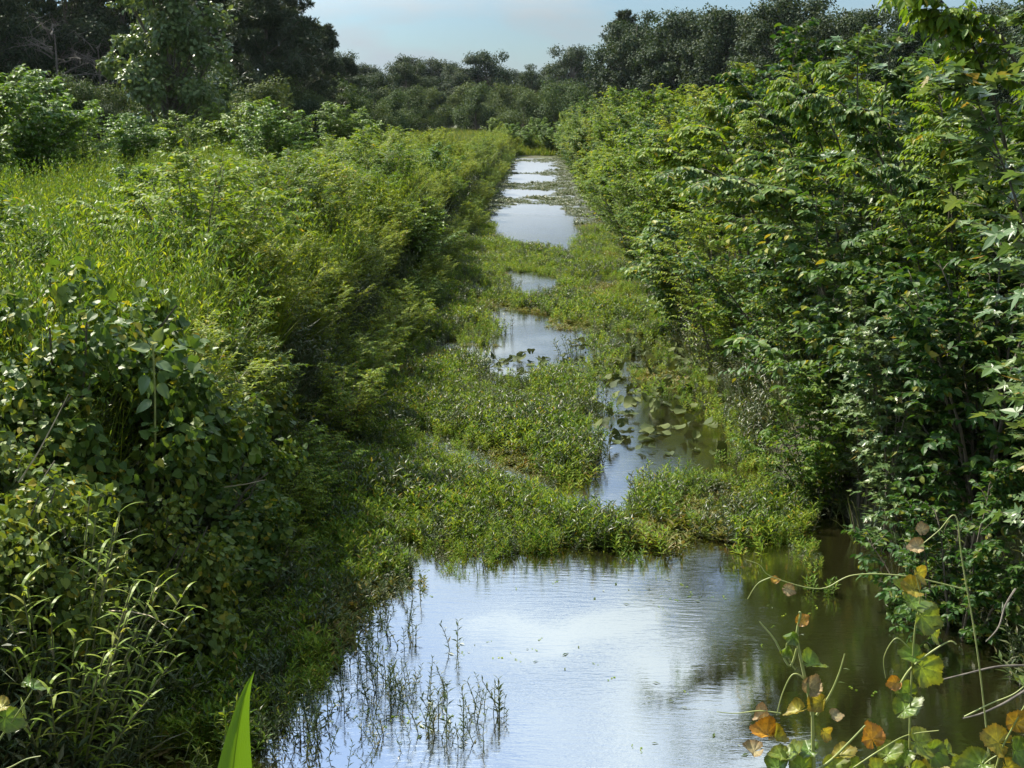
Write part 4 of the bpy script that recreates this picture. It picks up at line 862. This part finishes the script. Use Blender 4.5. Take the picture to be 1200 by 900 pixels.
vine('grape_vine', 'grape vine with one bright orange leaf over yellow green leaves at the bottom right corner', (1170, 960, 2.8),
     [([(1165, 1150, 2.8), (1160, 960, 2.8), (1170, 890, 2.8), (1188, 850, 2.8), (1205, 820, 2.8)], .0034), ([(1120, 960, 2.8), (1150, 900, 2.8), (1180, 880, 2.8)], .003), ([(1130, 840, 2.9), (1160, 825, 2.9), (1190, 812, 2.9), (1215, 790, 2.9)], .0022)],
     [(1190, 848, 2.8, 30, 'orange', 60, 15, .3), (1170, 870, 2.8, 44, 'yellow', 170, 20, .3), (1190, 880, 2.8, 42, 'green', -20, 40, .3), (1150, 895, 2.8, 44, 'green', 190, 20, .3), (1180, 900, 2.8, 40, 'yellow', -80, 20, .3), (1195, 800, 2.8, 34, 'green', -10, 60, .4), (1210, 870, 2.8, 34, 'green', 20, 30, .3)], 3)
vine('grape_vine', 'leafless dry vine tip with two withered leaves reaching over the dark pool', (1120, 700, 3.4),
     [([(1180, 1100, 3.4), (1150, 800, 3.4), (1128, 660, 3.4), (1120, 605, 3.4), (1100, 622, 3.4), (1078, 640, 3.4)], .0026), ([(1128, 690, 3.4), (1060, 675, 3.4), (1000, 674, 3.4), (960, 690, 3.4), (905, 676, 3.4), (890, 662, 3.4), (874, 656, 3.4)], .0022), ([(905, 676, 3.4), (888, 684, 3.4), (876, 702, 3.4)], .002)],
     [(1076, 640, 3.4, 20, 'tan', 200, 30, .6), (1080, 622, 3.4, 16, 'tan', 100, 30, .6), (906, 680, 3.4, 12, 'orange', 10, 30, .4), (922, 690, 3.4, 17, 'tan', -10, 20, .4)], 4)
vine('grape_vine', 'short vine sprig with a round toothed leaf at the bottom left corner', (-10, 920, 2.7),
     [([(-60, 1150, 2.7), (-30, 920, 2.7), (0, 866, 2.7), (18, 840, 2.7), (36, 812, 2.7), (40, 800, 2.7)], .003), ([(-20, 910, 2.7), (10, 900, 2.7), (30, 890, 2.7), (48, 886, 2.7)], .0026)],
     [(6, 842, 2.7, 38, 'green', -35, 20, .3), (2, 828, 2.7, 30, 'yellow', 170, 50, .3), (36, 805, 2.7, 26, 'green', -20, 60, .3), (33, 800, 2.7, 20, 'green', 60, 60, .6)], 5)
# bare twigs over the dark water
for pts, lab in [([(1210, 780, 6.5), (1170, 781, 6.4), (1130, 790, 6.3), (1090, 800, 6.2)], 'bare grey twig reaching left low over the dark water'), ([(1215, 800, 5.6), (1180, 822, 5.5), (1150, 836, 5.4), (1128, 842, 5.3)], 'bare grey twig slanting down under the level one'),
                 ([(1190, 690, 7.5), (1178, 710, 7.4), (1170, 735, 7.3), (1155, 752, 7.2)], 'crooked grey twig in the shade under the lobed leaf sapling')]:
    c = spline(pts, 20); b = c[0].copy(); a = Acc(); a.tube(c - b, np.linspace(.007, .003, 20), 5); tag(obj('bare_twig', a.mesh('bare_twig', M['dead'])), lab, 'twig').location = b

# ------------------------------------------------------------------ thin summer haze
def haze_box():
    x0, x1, y0, y1, z0, z1 = -1600, 1600, -70, 2700, -2.0, 40.0
    V = [(x, y, z) for x in (x0, x1) for y in (y0, y1) for z in (z0, z1)]
    Q = [(0, 1, 3, 2), (4, 6, 7, 5), (0, 4, 5, 1), (2, 3, 7, 6), (0, 2, 6, 4), (1, 5, 7, 3)]
    m = bpy.data.materials.new('haze_air'); m.use_nodes = True; N = m.node_tree.nodes; N.remove(N['Principled BSDF'])
    v = N.new('ShaderNodeVolumePrincipled'); v.inputs['Color'].default_value = (.80, .90, 1, 1); v.inputs['Density'].default_value = .00004; v.inputs['Anisotropy'].default_value = .3
    m.node_tree.links.new(v.outputs[0], N['Material Output'].inputs['Volume'])
    o = obj('haze', mk_mesh('haze', V, Q, None, m)); tag(o, 'thin pale summer haze over the whole view', None, None, 'stuff')
haze_box()

def specks():
    g = np.random.default_rng(77); n = 2600
    y = 7.5 + 5.5 * g.random(n); x = -2.2 + 4.6 * g.random(n) ; lump = np.sin(3.1 * x + 2 * np.sin(2.2 * y)) + np.sin(4.3 * y + 1.1 * x)
    u, v = proj(np.stack([x, y, 0 * x], 1)); k = (g.random(n) < np.clip(.10 * lump + .03 + .5 * np.exp(-np.abs(x + 1.9) * 2.2) + .35 * np.exp(-np.abs(y - 12.2) * 3), 0, 1))
    P = np.stack([x, y, np.full(n, .004)], 1)[k]
    a = Acc(); m = 5; q = g.normal(0, .02, (m, 3)); q[:, 2] = 0; an = g.uniform(0, 6.28, m)
    a.leaves(q, np.stack([np.cos(an), np.sin(an), 0 * an], 1), np.tile([0, 0, 1.], (m, 1)), np.full(m, .022), np.full(m, .012), T_LO)
    b = Acc(); b.leaves(np.zeros((1, 3)), np.array([[1., 0, .05]]), np.array([[0, 0, 1.]]), np.array([.06]), np.array([.016]), T_LO)
    scatter('floating_debris', 'small floating leaf scraps and duckweed specks on the near pool', P, rots(g, len(P), .0), g.uniform(.5, 1.3, len(P)), [a.mesh('speck', M['mat']), b.mesh('scrap', M['weed_dark'])])
specks()
